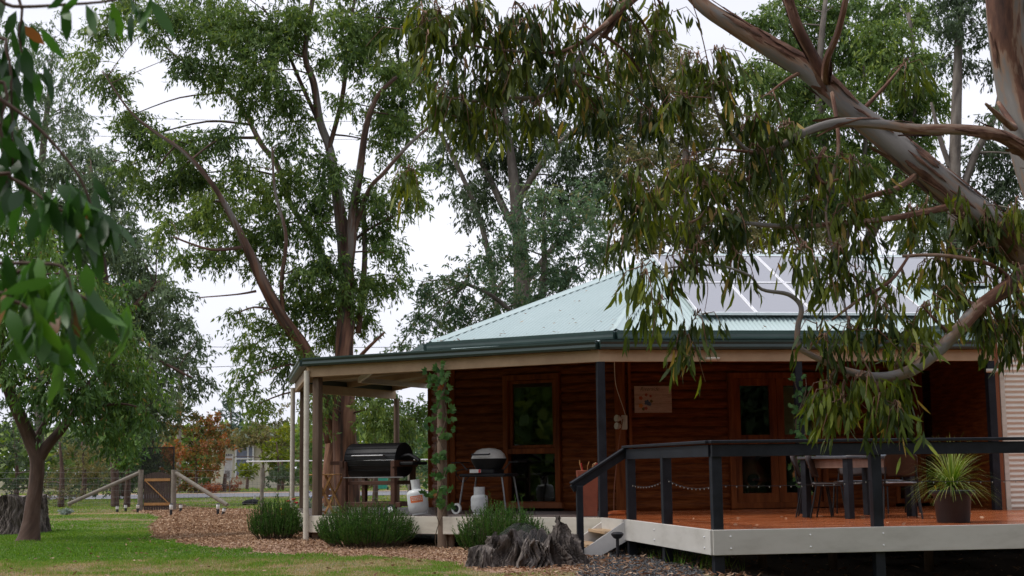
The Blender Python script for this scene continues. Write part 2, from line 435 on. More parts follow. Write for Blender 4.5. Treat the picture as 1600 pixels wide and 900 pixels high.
# furniture shapes seen dimly inside low pane are left to the dark room; pale blind in the door imitates a bright reflection in its glass
def door(a, b, z0, z1, nm):
    d = (b - a).normalized()
    dr = frame(house, 'door', a, b, z0, z1, t=.12, dep=.06, nrm=nRn, off=.0, bars=((z0 + 1.02, .28), (z0 + .12, .2)))
    pane(dr, a + d * .11, b - d * .11, z0 + 1.15, z1 - .11, nRn, .005); pane(dr, a + d * .11, b - d * .11, z0 + .2, z0 + .9, nRn, .005)
    h = MB(); h.tube([V3(b - d * .05 - nRn * .03, z0 + 1.0), V3(b - d * .05 - nRn * .08, z0 + 1.0), V3(b - d * .13 - nRn * .08, z0 + 1.0)], .009, n=6)
    h.build('door_handle', M['steel'], dr, smooth=True)
    return dr
dm = online(1215, iC, iR)
frame(house, 'door_frame', d0, d1, ZD + .01, ZD + 2.2, t=.09, dep=.16, nrm=nRn, off=-.01)
door(d0 + dR * .095, dm - dR * .003, ZD + .03, ZD + 2.11, 'l'); dr2 = door(dm + dR * .003, d1 - dR * .095, ZD + .03, ZD + 2.11, 'r')
pane(house, dm + dR * .1, d1 - dR * .15, ZD + 1.15, ZD + 1.98, nRn, .15, name='door_reflection', m='reflection_panel')  # tan panel behind the glass, standing in for a bright reflection
# big window bays at the right
n_b = 4
for i in range(n_b):
    a = g0 + (g1 - g0) * (i / n_b); b = g0 + (g1 - g0) * ((i + 1) / n_b)
    f = frame(house, 'window', a + dR * .002, b - dR * .002, ZD + .05, ZD + 2.3, t=.07, dep=.14, nrm=nRn, bars=((ZD + .85, .08),))
    pane(f, a + dR * .06, b - dR * .06, ZD + .9, ZD + 2.24, nRn, .01); pane(f, a + dR * .06, b - dR * .06, ZD + .11, ZD + .82, nRn, .01)

# ---- verandah floor, fascia, piers
def boards(poly, direction, z, bw=.09, gap=.006, th=.03):
    d = Vector(direction).normalized(); n = Vector((-d.y, d.x)); mb = MB()
    us = [p.dot(d) for p in poly]; vs_ = [p.dot(n) for p in poly]
    v = min(vs_) + bw / 2
    while v < max(vs_):
        def span(vv):
            xs = []
            for i in range(len(poly)):
                a, b = i, (i + 1) % len(poly)
                if (vs_[a] - vv) * (vs_[b] - vv) < 0:
                    t = (vv - vs_[a]) / (vs_[b] - vs_[a]); xs.append(us[a] + t * (us[b] - us[a]))
            return (min(xs), max(xs)) if len(xs) >= 2 else None
        s = span(v)
        if s and s[1] - s[0] > .05:
            u = s[0]
            first = True
            while u < s[1]:
                e = s[1] if s[1] - u < 3.2 else min(s[1], u + (random.uniform(1.2, 3.6) if first else random.uniform(2.6, 4.2)))
                first = False
                dz = random.uniform(-.0015, .0015)
                a = d * (u + .002) + n * v; b = d * (e - .002) + n * v
                mb.beam(V3(a, z - th / 2 + dz), V3(b, z - th / 2 + dz), bw - gap, th)
                u = e
        v += bw
    return mb
vf = boards([vM, vL, vC, iC, iL, iM], dLn, ZD)
vf.build('verandah_floor', M['vfloor'], house)
boards([vC + nRn * .02, vC + dR * 12, iR, iC], dR, ZD - .0005).build('verandah_floor', M['dfloor'], house)
fz = .135
pp = [vN, vM, vL, vC]
for a, b in zip(pp, pp[1:]):
    d = (b - a).normalized(); n = Vector((-d.y, d.x))
    MB().beam(V3(a - n * .015, ZD - fz), V3(b - n * .015, ZD - fz), .035, .26).build('verandah_fascia', M['cream'], house, bevel=.004)
# joists and bearers below
for t in np.linspace(0.03, .97, 12):
    a = vL.lerp(vC, t) + nLn * .06; b = a + nLn * 2.3; MB().beam(V3(a, ZD - .12), V3(b, ZD - .12), .05, .15).build('joist', M['roofdirt'], house)
def stump_post(p, name='pier', m='roofdirt', r=.06, top=ZD - .2, parent=house):
    MB().tube([V3(p, gz(p[0], p[1]) - .15), V3(p, top)], r, n=10).build(name, M[m], parent, smooth='auto')
for t in (.26, .5, .72, .94): stump_post(vL.lerp(vC, t) + nLn * .12)
for t in (.3, .7): stump_post(vL.lerp(vM, t) + nSn * .2)

# ---- verandah posts
ZB = ZD + 2.2
def post(p, name='verandah_post', s=.1, m='roofdirt', round_=False, z0=None, z1=ZB, rz=0):
    z0 = ZD if z0 is None else z0
    if round_: return MB().tube([V3(p, z0), V3(p, (z0 + z1) / 2), V3(p, z1)], [s * .55, s * .52, s * .5], n=12).build(name, M[m], house, smooth='auto')
    return MB().box(V3(p, (z0 + z1) / 2), (s, s, z1 - z0), rz=rz).build(name, M[m], house, bevel=.006)
post(vL + Vector((.14, .06)), z0=gz(*vL), s=.12, rz=R(-29))
pv = online(689, vL, vC); post(pv + nLn * .03, round_=True, s=.145, z0=gz(*pv))
post(vC + nLn * .02, s=.115, m='charcoal', rz=R(8))
pv2 = online(1252, vC, vR); post(pv2 + nRn * .03, s=.11, m='charcoal', rz=R(8))
post(vR - dR * .02 + nRn * .03, s=.115, m='charcoal', rz=R(8))
post(vM + Vector((.13, .0)), s=.12, z0=.15); post(vN + Vector((.05, -.05)), s=.12, round_=True, z0=.15)
# downpipes at the left corner
def pipe(p, ztop, parent=house):
    return MB().tube([V3(p, gz(p[0], p[1]) - .05), V3(p, ztop)], .045, n=14).build('downpipe', M['cream'], parent, smooth='auto')
pipe(vL + Vector((-.02, -.06)), ZB + .1); pipe(vM + Vector((-.07, -.02)), ZB + .08)

# ---- beams, gutters
poly = [vN, vM, vL, vC, vR]
for a, b in zip(poly, poly[1:]):
    d = (b - a).normalized()
    MB().beam(V3(a, ZB + .085), V3(b, ZB + .085), .06, .17, ext=.02).build('beam', M['beam'], house, bevel=.004)
def gutter(a, b, name='gutter', z=ZB + .175, w_=.13, h=.125, parent=house):
    a = Vector(a[:3] if len(a) > 2 else (a[0], a[1], z)); b = Vector(b[:3] if len(b) > 2 else (b[0], b[1], z))
    d = (b - a).normalized(); s = d.cross(Vector((0, 0, 1))).normalized(); mb = MB()
    prof = [(0, 0), (w_ * .8, 0), (w_ * .92, .03), (w_ * .86, h * .55), (w_, h * .8), (w_, h), (w_ - .02, h), (w_ - .02, h * .85), (0, h * .85)]
    vs = [q + s * x + Vector((0, 0, y)) for q in (a, b) for x, y in prof]; n = len(prof)
    fs = [(i, (i + 1) % n, (i + 1) % n + n, i + n) for i in range(n)] + [tuple(range(n - 1, -1, -1)), tuple(range(n, 2 * n))]
    mb.add(vs, fs); return mb.build(name, M['gutter'], parent)
def offpt(p_prev, p, p_next, off):
    d1 = (p - p_prev).normalized(); d2 = (p_next - p).normalized()
    n1 = Vector((d1.y, -d1.x)); n2 = Vector((d2.y, -d2.x)); b = (n1 + n2).normalized()
    return p + b * (off / b.dot(n1))
op = [vN] + [offpt(poly[i - 1], poly[i], poly[i + 1], .032) for i in range(1, 4)] + [vR + Vector((dR.y, -dR.x)) * .032]
for i in range(4):
    gutter(op[i] , op[i + 1])
# gutter lip bright line + verandah roof
def ribbed(mb, A, B, Cc, D, pitch=.076, amp=.009, samp=4, thick=0.0):
    """corrugated sheet on quad A,B (eave) D,C (top); ribs run from AB up to DC, in the plane"""
    A, B, Cc, D = map(Vector, (A, B, Cc, D)); u = (B - A); L = u.length; u.normalize()
    nrm = u.cross(D - A); nrm.normalize(); v = nrm.cross(u); v.normalize()
    if nrm.z < 0: nrm = -nrm
    P = [((p - A).dot(u), (p - A).dot(v)) for p in (A, B, Cc, D)]
    umin = min(p[0] for p in P); umax = max(p[0] for p in P)
    n = int((umax - umin) / pitch * samp); vs = []; fs = []; last = None
    for i in range(n + 1):
        uu = umin + 1e-4 + (umax - umin - 2e-4) * i / n; xs = []
        for k in range(4):
            a, b = P[k], P[(k + 1) % 4]
            if (a[0] - uu) * (b[0] - uu) < 0:
                t = (uu - a[0]) / (b[0] - a[0]); xs.append(a[1] + t * (b[1] - a[1]))
        if len(xs) < 2: last = None; continue
        h = amp * math.sin(2 * PI * i / samp)
        k = len(vs)
        vs += [A + u * uu + v * min(xs) + nrm * h, A + u * uu + v * max(xs) + nrm * h]
        if last is not None: fs.append((last, k, k + 1, last + 1))
        last = k
    mb.add(vs, fs)
iv = inner(2.35); zi = ZB + .30 + .19; ze = ZB + .30
outer = [vN, vM, vL, vC, vR + dR * .0]; inn = [iv[0], iv[1], iv[2], iv[3], iv[3] + dR * ((vR - vC).length)]
for i in range(4):
    w = MB(); ribbed(w, V3(op[i], ze), V3(op[i + 1], ze), V3(inn[i + 1], zi), V3(inn[i], zi)); w.build('verandah_roof', M['roof'], house, smooth=True)
    w = MB(); w.slab([V3(op[i], ze - .02), V3(inn[i], zi - .02), V3(inn[i + 1], zi - .02), V3(op[i + 1], ze - .02)][::-1], .01); w.build('verandah_ceiling', M['soffit'], house)
for i in range(4):
    n = 5 if i != 0 else 3
    for t in np.linspace(0.02, .98, n):
        a = op[i].lerp(op[i + 1], t); b = inn[i].lerp(inn[i + 1], t); MB().beam(V3(a, ze - .085), V3(b, zi - .085), .045, .11).build('rafter', M['beam'], house)
for i in range(4):
    for s_ in (.5,):
        a = op[i].lerp(inn[i], s_); b = op[i + 1].lerp(inn[i + 1], s_); z = ze + (zi - ze) * s_ - .19; MB().beam(V3(a, z), V3(b, z), .05, .1).build('ceiling_batten', M['cream'], house)

# ---- main roof
eN, eM, eL, eC, eR = inner(2.12)
ZE = ZD + 2.84
K = Vector((2.92, 26.4, 5.28)); Kr = K + V3(dR, 0) * 12; eR = eC + dR * 12
mroof = []
def roofplane(A, B, Cc, D):
    w = MB(); ribbed(w, A, B, Cc, D, amp=.019); w.build('roof', M['roof'], house, smooth=True)
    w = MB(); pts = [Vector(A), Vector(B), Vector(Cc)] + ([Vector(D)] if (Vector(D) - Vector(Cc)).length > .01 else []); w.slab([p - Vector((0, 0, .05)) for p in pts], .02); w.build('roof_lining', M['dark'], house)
roofplane(V3(eL, ZE), V3(eC, ZE), K, K)
roofplane(V3(eC, ZE), V3(eR, ZE), Kr, K)
roofplane(V3(eM, ZE), V3(eL, ZE), K, K)
roofplane(V3(eN, ZE), V3(eM, ZE), K, K)
roofplane(V3(eN + dR * 12, ZE), V3(eN, ZE), K, Kr)
for a, b in ((V3(eL, ZE), K), (V3(eC, ZE), K), (K, Kr), (V3(eM, ZE), K)):
    a = Vector(a) + Vector((0, 0, .02)); b = Vector(b) + Vector((0, 0, .02))
    d = (b - a).normalized(); s = d.cross(Vector((0, 0, 1))).normalized()
    vs = [q + s * x + Vector((0, 0, z)) for q in (a, b) for x, z in ((-.13, -.03), (-.03, .015), (.0, .035), (.03, .015), (.13, -.03))]
    MB().add(vs, [(i, i + 1, i + 6, i + 5) for i in range(4)]).build('ridge_cap', M['roof'], house)
ep = [eN, eM, eL, eC, eC + dR * 4.35]
for i in range(4):
    gutter(V3(ep[i], ZE - .12), V3(ep[i + 1], ZE - .12), h=.13, w_=.14)
    a, b = ep[i], ep[i + 1]; d = (b - a).normalized(); n = Vector((-d.y, d.x))
    MB().beam(V3(a + n * .02, ZE - .17), V3(b + n * .02, ZE - .17), .03, .26).build('eave_board', M['gutter'], house)

# ---- solar panels on the main roof
def roofpt(u, v):
    base = V3(eC, ZE); up = (K - base); upn = Vector((nRn.x, nRn.y, 0))
    h = up.dot(upn); sl = Vector((nRn.x * h, nRn.y * h, K.z - ZE)).normalized()
    return base + V3(dR, 0) * u + sl * v, sl
def find_u(px, v):
    lo, hi = -2, 12
    for _ in range(40):
        m_ = (lo + hi) / 2; p, _s = roofpt(m_, v); q = CM3.transposed() @ (p - EYE)
        x = 800 + F_PX * q.x / -q.z
        if x < px: lo = m_
        else: hi = m_
    return lo
u0 = find_u(1080, 1.0)
pn = V3(dR, 0).cross(roofpt(0, 1)[1]).normalized()
if pn.z < 0: pn = -pn
def solar(u, v, label):
    p, sl = roofpt(u + .5, v + .82); p = p + pn * .10
    e = empty('solar_panel', p, label, 'solar panel', 'solar panels on the green roof')
    Mx = Matrix((V3(dR, 0), sl, pn)).transposed()
    MB().box(p, (.94, 1.6, .03), M=Mx).build('panel_glass', M['panel'], e)
    f = MB()
    for sx in (-1, 1): f.box(p + Mx @ Vector((sx * .483, 0, 0.002)), (.028, 1.64, .046), M=Mx)
    for sy in (-1, 1): f.box(p + Mx @ Vector((0, sy * .81, 0.002)), (.935, .028, .045), M=Mx)
    f.build('panel_frame', M['alu'], e)
    for sy in (-.45, .45): MB().box(p + Mx @ Vector((0, sy, -.055)), (.99, .04, .06), M=Mx).build('mounting_rail', M['alu'], e)
ords = ['leftmost', 'second from left', 'third from left', 'rightmost']
for r_ in range(2):
    for c_ in range(4):
        solar(u0 + c_ * 1.0, .60 + r_ * 1.66, 'solar panel, %s in the %s row of the larger roof array' % (ords[c_], 'lower' if r_ == 0 else 'upper'))
u1 = find_u(1395, 2.6)
solar(u1 + .2, 2.26, 'solar panel on the small separate array, the left one of the pair'); solar(u1 + 1.2, 2.26, 'solar panel on the small separate array, the right one of the pair')

# green flashing pipe lying on verandah roof
a = at(706, 549, 22.6); b = at(779, 545, 22.2)
tag(MB().tube([a, b], .045, n=12).build('roof_pipe', M['roof'], smooth='auto'), 'short pale green pipe lying along the verandah roof under the main gutter', 'pipe')
# oval light under beam
q = online(1112, vC, vR, 556) - nRn * .04
lf = MB(); lf.lathe([(.0, -.03), (.05, -.03), (.08, -.01), (.085, .02)], V3(q, ZB + .035), n=20, M=Matrix.Diagonal((1.3, 1.0, 1.0)))
tag(lf.build('bulkhead_light', M['cream'], smooth=True), 'small oval cream light fitting on the verandah beam', 'light')

# ---- wing at the right: cream corrugated iron
W0 = vR + dR * .10 + nRn * .1; W1 = W0 + dR * 6
wing = empty('corrugated_shed', V3(W0, 0), 'cream corrugated iron outbuilding joined to the right end of the verandah', 'shed')
ztw = at(1562, 521, W0.y).z; zbw = ZD - .35
w = MB(); prof = []; k = int((ztw - zbw) / .078)
pts = []
for i in range(k * 8 + 1):
    z = zbw + (ztw - zbw) * i / (k * 8); o = .012 * math.cos(2 * PI * i / 8); pts.append((o, z))
a = W0 + dR * .12; vs = []; fs = []
for o, z in pts: vs += [V3(a - nRn * (o + .02), z), V3(W1 - nRn * (o + .02), z)]
for i in range(len(pts) - 1): fs.append((2 * i, 2 * i + 1, 2 * i + 3, 2 * i + 2))
w.add(vs, fs); w.build('wall', M['iron'], wing, smooth=True)
MB().beam(V3(W0 + dR * .085 - nRn * .02, zbw), V3(W0 + dR * .085 - nRn * .02, ztw + .12), .05, .075, up=(dR.x, dR.y, 0)).build('corner_trim', M['cream'], wing, bevel=.004)
MB().beam(V3(W0 - dR * .0 + nRn * .0, zbw), V3(W0 + nRn * .0, ztw), .06, .09, up=(dR.x, dR.y, 0)).build('corner_board', M['orangewood'], wing, bevel=.004)
w = MB(); w.beam(V3(W0 + dR * .1 + nRn * .02, (ztw + zbw) / 2), V3(W0 + dR * .1 + nRn * 5, (ztw + zbw) / 2), .06, ztw - zbw); w.build('side_wall', M['redwood'], wing)
gutter(V3(W0 + dR * .07 - nRn * .02, ztw + .02), V3(W1, ztw + .02), parent=wing, h=.15)
# its return gutter + pale flashing wall + roof
g_b = V3(W0 + dR * .03, ztw + .10); g_a = at(1424, 527, 22.3)
gutter(g_a, g_b, parent=wing, h=.12)
vdn = V3((0, 0), 0)
w = MB(); zlow = ze + .12
w.slab([Vector((g_a.x, g_a.y, zi - .02)), Vector((g_b.x, g_b.y, ze - .02)), g_b + Vector((0, .05, .02)), g_a + Vector((0, .05, .05))], .01); w.build('side_flashing', M['roof'], wing)
top = at(1640, 448, 24.5); top2 = at(1470, 470, 24.6)
w = MB(); ribbed(w, g_a + Vector((0, 0, .12)), g_b + Vector((0, 0, .12)), top + Vector((1.2, 0, .0)), top2); w.build('roof', M['roof'], wing, smooth=True)
w = MB(); ribbed(w, g_b + Vector((0, 0, .12)), V3(W1, ztw + .17), top + Vector((5, .6, 0)), top + Vector((1.2, 0, .0))); w.build('roof', M['roof'], wing, smooth=True)
pz = at(1548, 579, vR.y - .05)
pb = MB(); pb.tube([pz + Vector((-.06, .02, 0)), pz + Vector((.1, -.03, 0)), pz + Vector((.17, -.03, .03)), pz + Vector((.2, -.02, .12))], .03, n=10, sub=3)
pb.build('overflow_pipe', M['cream'], wing, smooth='auto')

# ---------------------------------------------------------------- the deck in front
dA = Vector((2.18, 15.75)); dB = Vector((1.50, 19.15)); dE = dA + dR * 9
dF = vC + dR * 7.9
deck = empty('timber_deck', V3(dA.lerp(dE, .3) + Vector((0, 2)), .1), 'red timber deck with pale grey fascia, white steps and charcoal handrail', 'deck')
vCb = vC - nRn * .05
dZ = dE + (dF - dE) * 1.0
boards([dA, dE, vC + dR * 10 - nRn * .02, vC - nRn * .02, dB], dR, ZD).build('deck_floor', M['dfloor'], deck)
fh = .275
w = MB(); nrmF = Vector((dR.y, -dR.x))
w.beam(V3(dA - dR * .01 + nrmF * .02, ZD - fh / 2 + .004), V3(dE + nrmF * .02, ZD - fh / 2 + .004), .04, fh); w.build('fascia_board', M['fascia'], deck, bevel=.004)
dAB = (dB - dA).normalized(); nAB = Vector((-dAB.y, dAB.x))
w = MB(); w.beam(V3(dA + nAB * .02 - dAB * .02, ZD - fh / 2 + .006), V3(dB + nAB * .02, ZD - fh / 2 + .006), .04, fh); w.build('fascia_board', M['fascia'], deck, bevel=.004)
vCd = vC + (dB - vC) * .0
nbc = (dB - vC).normalized()
w = MB(); w.beam(V3(dB + Vector((-.03, 0)), ZD - fh / 2), V3(vC + Vector((-.02, -.05)), ZD - fh / 2), .035, fh); w.build('fascia_board', M['fascia'], deck)
# bolts
for t in (.06, .35, .62):
    for dz in (.07, .2): MB().lathe([(.012, 0), (.010, .008), (.0, .012)], V3(dA.lerp(dE, t * .35) + nrmF * .04, ZD - dz), n=8, M=Matrix.Rotation(R(90), 3, 'X'), caps=False).build('bolt', M['alu'], deck)
for t in (.05, .6):
    for dz in (.08, .2): MB().lathe([(.012, 0), (.010, .008), (.0, .012)], V3(dA.lerp(dB, t) + nAB * .04, ZD - dz), n=8, M=Matrix.Rotation(R(-90), 3, 'Y'), caps=False).build('bolt', M['alu'], deck)
def dpost(p, ztop, s=.115, rz=R(8.2)):
    z0 = gz(p[0], p[1]) - .1
    return MB().box(V3(p, (z0 + ztop) / 2), (s, s, ztop - z0), rz=rz).build('rail_post', M['charcoal'], deck, bevel=.005)
RZ = ZD + .97
inA = dA + dR * .07 + nRn * .06
p1_ = online(1035, dA, dB, 760) - nAB * .05
pB = dB - nAB * .05 - dAB * .06
dpost(inA, RZ - .13); dpost(p1_, RZ - .13); dpost(pB, RZ - .13)
for px in (1368, 1640): dpost(online(px, dA + nRn * .06, dE + nRn * .06, 760), RZ - .13)
def rail(a, b, ext=0.0, h=.155):
    a = Vector(a); b = Vector(b); w = MB()
    w.beam(a - Vector((0, 0, h / 2 + .02)), b - Vector((0, 0, h / 2 + .02)), .055, h - .02, ext=ext); w.build('rail_board', M['charcoal'], deck, bevel=.004)
    w = MB(); w.beam(a - Vector((0, 0, .0)), b - Vector((0, 0, .0)), .135, .035, ext=ext + .02); w.build('handrail', M['charcoal'], deck, bevel=.006)
rail(V3(dA + dR * .03 + nRn * .0, RZ), V3(dE + nRn * .0, RZ), ext=.02)
rail(V3(dA - nAB * .02 + dAB * .06, RZ), V3(dB - nAB * .02, RZ))
# steps
sdir_ = Vector((-math.cos(R(8.2)), -math.sin(R(8.2)))); gs = gz(.9, 18.9)
foot = dB + sdir_ * .66 - nAB * .0
dpost(foot + Vector((0.02, -.03)), ZD + .46, s=.085)
rail(V3(dB - nAB * .02, RZ), V3(foot + sdir_ * .08, ZD + .50), h=.12)
for off, nm in ((0.0, 'near'), (.95, 'far')):
    a = dB + dAB * off; b = a + sdir_ * .62
    up = Vector((0, 0, 1)); prof = [(0.0, ZD - .02), (0.0, ZD - fh), (.30, gs + .0), (.60, gs - .02), (.62, gs + .17)]
    # diagonal stringer plank
    vs = []
    for t_ in (-.02, .02):
        for s_, z_ in ((.0, ZD + .0), (.0, ZD - fh), (.40, gs + .0), (.66, gs + .0), (.66, gs + .06)):
            q = a + sdir_ * s_ + dAB * t_; vs.append(V3(q, z_))
    MB().add(vs, [(4, 3, 2, 1, 0), (5, 6, 7, 8, 9)] + [(i, (i + 1) % 5, (i + 1) % 5 + 5, i + 5) for i in range(5)]).build('stringer', M['white'], deck)
for s_, z_ in ((.17, ZD - .17), (.42, ZD - .34)):
    a = dB + sdir_ * s_ + dAB * .02; b = a + dAB * .91
    MB().beam(V3(a, z_), V3(b, z_), .26, .04).build('tread', M['beam'], deck, bevel=.004)
for t in np.linspace(.1, .95, 8):
    a = dA.lerp(dE, t * .9) + nRn * .1; MB().beam(V3(a, ZD - .13), V3(a + nRn * 4.2, ZD - .13), .045, .14).build('joist', M['roofdirt'], deck)
for px, dd in ((1190, 17.6), (1300, 18.4), (1450, 18)):
    p = at(px, 850, dd); stump_post((p.x, p.y), 'pier', 'roofdirt', .06, ZD - .2, deck)
# ---------------------------------------------------------------- ground, road, path, gravel
def hashn(ix, iy, s=0):
    h = np.sin(ix * 127.1 + iy * 311.7 + s * 74.7) * 43758.5453
    return h - np.floor(h)
def vnoise(x, y, f=1.0, s=0):
    x = np.asarray(x, float) * f; y = np.asarray(y, float) * f
    ix = np.floor(x); iy = np.floor(y); fx = x - ix; fy = y - iy
    fx = fx * fx * (3 - 2 * fx); fy = fy * fy * (3 - 2 * fy)
    a = hashn(ix, iy, s); b = hashn(ix + 1, iy, s); c = hashn(ix, iy + 1, s); d = hashn(ix + 1, iy + 1, s)
    return (a * (1 - fx) + b * fx) * (1 - fy) + (c * (1 - fx) + d * fx) * fy
def fnoise(x, y, f=1.0, s=0): return (vnoise(x, y, f, s) * .55 + vnoise(x, y, f * 2.1, s + 3) * .3 + vnoise(x, y, f * 4.3, s + 7) * .15)
def inpoly(x, y, poly):
    x = np.asarray(x); y = np.asarray(y); r = np.zeros(x.shape, bool); n = len(poly)
    for i in range(n):
        x1, y1 = poly[i][0], poly[i][1]; x2, y2 = poly[(i + 1) % n][0], poly[(i + 1) % n][1]
        c = ((y1 > y) != (y2 > y)) & (x < (x2 - x1) * (y - y1) / (y2 - y1 + 1e-12) + x1); r ^= c
    return r
def grid_sheet(name, xs, ys, m, dz=0.0, poly=None, edge=0.0):
    X, Y = np.meshgrid(xs, ys); Z = ground_z(X, Y) + dz
    nx, ny = len(xs), len(ys)
    V = np.stack([X, Y, Z], -1).reshape(-1, 3)
    I = np.arange(nx * ny).reshape(ny, nx)
    q = np.stack([I[:-1, :-1], I[:-1, 1:], I[1:, 1:], I[1:, :-1]], -1).reshape(-1, 4)
    if poly is not None:
        c = V[q].mean(1); jx = (fnoise(c[:, 0], c[:, 1], 1.8, 5) - .5) * edge; jy = (fnoise(c[:, 0], c[:, 1], 1.8, 9) - .5) * edge
        q = q[inpoly(c[:, 0] + jx, c[:, 1] + jy, poly)]
        used = np.unique(q); mp_ = -np.ones(len(V), int); mp_[used] = np.arange(len(used)); V = V[used]; q = mp_[q]
    o = npmesh(name, V, q.ravel(), np.arange(len(q)) * 4, m, origin=(0, 0, 0), smooth=True); tag(o, kind='structure'); return o
M['soil'] = mat('dry_grass_and_soil', [(.055, .075, .022), (.10, .11, .035), (.17, .135, .07), (.24, .17, .10)], scale=.9, rough=.9, bump=.4, dist=.03, detail=9, pos=[.32, .45, .56, .68], bscale=18)
M['bark'] = mat('bark_mulch', [(.14, .08, .05), (.30, .18, .12), (.42, .28, .20)], scale=14, rough=.9, bump=.6, dist=.02)
M['gravel'] = mat('dark_gravel', [(.035, .035, .038), (.09, .09, .095), (.16, .155, .15)], scale=35, rough=.85, bump=.6, dist=.01)
M['earth'] = mat('dark_bare_earth', [(.03, .022, .016), (.07, .05, .035)], scale=5, rough=.95, bump=.5, dist=.03)  # dark soil, under the deck and in the pot
M['asphalt'] = mat('grey_asphalt', [(.09, .09, .10), (.14, .14, .15)], scale=6, rough=.55)
M['dirt'] = mat('sandy_dirt', [(.26, .17, .10), (.36, .25, .16)], scale=4, rough=.95, bump=.3)
xs = np.unique(np.concatenate([np.linspace(-300, -30, 20), np.linspace(-30, 30, 121), np.linspace(30, 300, 20)]))
ys = np.unique(np.concatenate([np.linspace(-120, 0, 12), np.linspace(0, 14, 15), np.linspace(14, 50, 100), np.linspace(50, 600, 40)]))
grid_sheet('ground', xs, ys, M['soil'])
P2 = lambda px, py: gnd(px, py).xy
mulch = [P2(*q) for q in ((222, 790), (205, 800), (246, 806), (250, 812), (232, 824), (236, 840), (300, 853), (400, 864), (470, 868), (532, 870), (616, 873), (700, 880), (735, 893), (850, 897), (915, 893), (930, 868))] + [Vector((1.5, 20.2)), Vector((-2.5, 24.5)), Vector((-3.9, 27))] + [P2(*q) for q in ((430, 803), (405, 797), (340, 795), (290, 792), (290, 788))]
gravel = [P2(*q) for q in ((915, 872), (945, 848), (1000, 842), (1060, 852), (1085, 870), (1098, 900), (1105, 960), (860, 960), (900, 905))]
grid_sheet('bark_path', np.arange(-12, 2.6, .09), np.arange(15.5, 46, .11), M['bark'], .006, mulch, .5)
grid_sheet('gravel_path', np.arange(.2, 3.0, .06), np.arange(11, 21, .06), M['gravel'], .012, gravel, .35)
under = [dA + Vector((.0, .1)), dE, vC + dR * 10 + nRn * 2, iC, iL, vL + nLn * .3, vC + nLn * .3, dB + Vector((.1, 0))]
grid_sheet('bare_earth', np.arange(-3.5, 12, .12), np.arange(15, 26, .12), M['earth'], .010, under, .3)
def strip(name, y0, y1, m, dz, x0=-120, x1=120):
    return grid_sheet(name, np.linspace(x0, x1, 60), np.linspace(y0, y1, 4), m, dz)
strip('road', 65, 76, M['asphalt'], .03)
strip('road_verge', 76.02, 79, M['dirt'], .026); 
sandy = [Vector(q) for q in ((-20, 41.6), (-9, 41.2), (-7.2, 42.2), (-9.5, 43.2), (-20, 43.4))]
grid_sheet('sandy_track', np.arange(-22, -5.5, .15), np.arange(39, 45, .15), M['dirt'], .005, sandy, .8)

# chips, stones and litter lying on them (nobody could count these)
def scatter(poly, dens, zone=None):
    xs_ = [p[0] for p in poly]; ys_ = [p[1] for p in poly]
    n = int((max(xs_) - min(xs_)) * (max(ys_) - min(ys_)) * dens)
    x = rng.uniform(min(xs_), max(xs_), n); y = rng.uniform(min(ys_), max(ys_), n)
    k = inpoly(x, y, poly); return x[k], y[k]
def flat_dirs(n, tilt=.35):
    a = rng.uniform(0, 2 * PI, n); return np.stack([np.cos(a), np.sin(a), rng.normal(0, tilt, n)], 1)
def upface(n, t=.5): return np.cross(np.tile([0, 0, 1.], (n, 1)) + rng.normal(0, t, (n, 3)), rng.normal(size=(n, 3)))
M['chips'] = leafmat('bark_chip_pieces', [(.15, .085, .045), (.33, .20, .115), (.48, .32, .20), (.60, .46, .33)], trans=.0, rough=.9)
M['stones'] = leafmat('gravel_pieces', [(.03, .03, .033), (.10, .10, .105), (.2, .2, .2)], trans=.0, rough=.8)
M['litter'] = leafmat('fallen_leaves', [(.16, .07, .035), (.33, .19, .11), (.5, .36, .25)], trans=.1, rough=.8)
mx_, my_ = scatter(mulch, 700); keep = rng.uniform(0, 1, len(mx_)) < np.clip(26 / my_, 0, 1) ** 2.2; mx_, my_ = mx_[keep], my_[keep]
n = len(mx_); sz = rng.uniform(.025, .06, n) * np.clip(my_ / 24, .8, 1.5)
o = leaves('bark_chips', np.stack([mx_, my_, ground_z(mx_, my_) + .012 + rng.uniform(0, .012, n)], 1), flat_dirs(n), sz, sz * .45, M['chips'], face=upface(n, .4), v=np.clip(rng.beta(2, 2.2, n) + (fnoise(mx_, my_, 1.2, 4) - .5) * .5, 0, 1)); tag(o, kind='stuff')
mx_, my_ = scatter(gravel, 3600); n = len(mx_)
o = leaves('gravel_stones', np.stack([mx_, my_, ground_z(mx_, my_) + .016 + rng.uniform(0, .006, n)], 1), flat_dirs(n, .6), rng.uniform(.012, .028, n), rng.uniform(.01, .02, n), M['stones']); tag(o, kind='stuff')
lp = [Vector(q) for q in ((-.2, 15.0), (2.6, 15.0), (2.2, 19.2), (1.2, 19.6), (.0, 18.8))]
mx_, my_ = scatter(lp, 110); mx2, my2 = scatter(under, 14); mx3 = rng.uniform(-7, 1.5, 500); my3 = rng.uniform(15.5, 26, 500)
mx_ = np.concatenate([mx_, mx2, mx3]); my_ = np.concatenate([my_, my2, my3]); n = len(mx_)
o = leaves('leaf_litter', np.stack([mx_, my_, ground_z(mx_, my_) + .03], 1), flat_dirs(n), rng.uniform(.04, .10, n), rng.uniform(.012, .025, n), M['litter'], seg=2, face=upface(n, .6)); tag(o, kind='stuff')
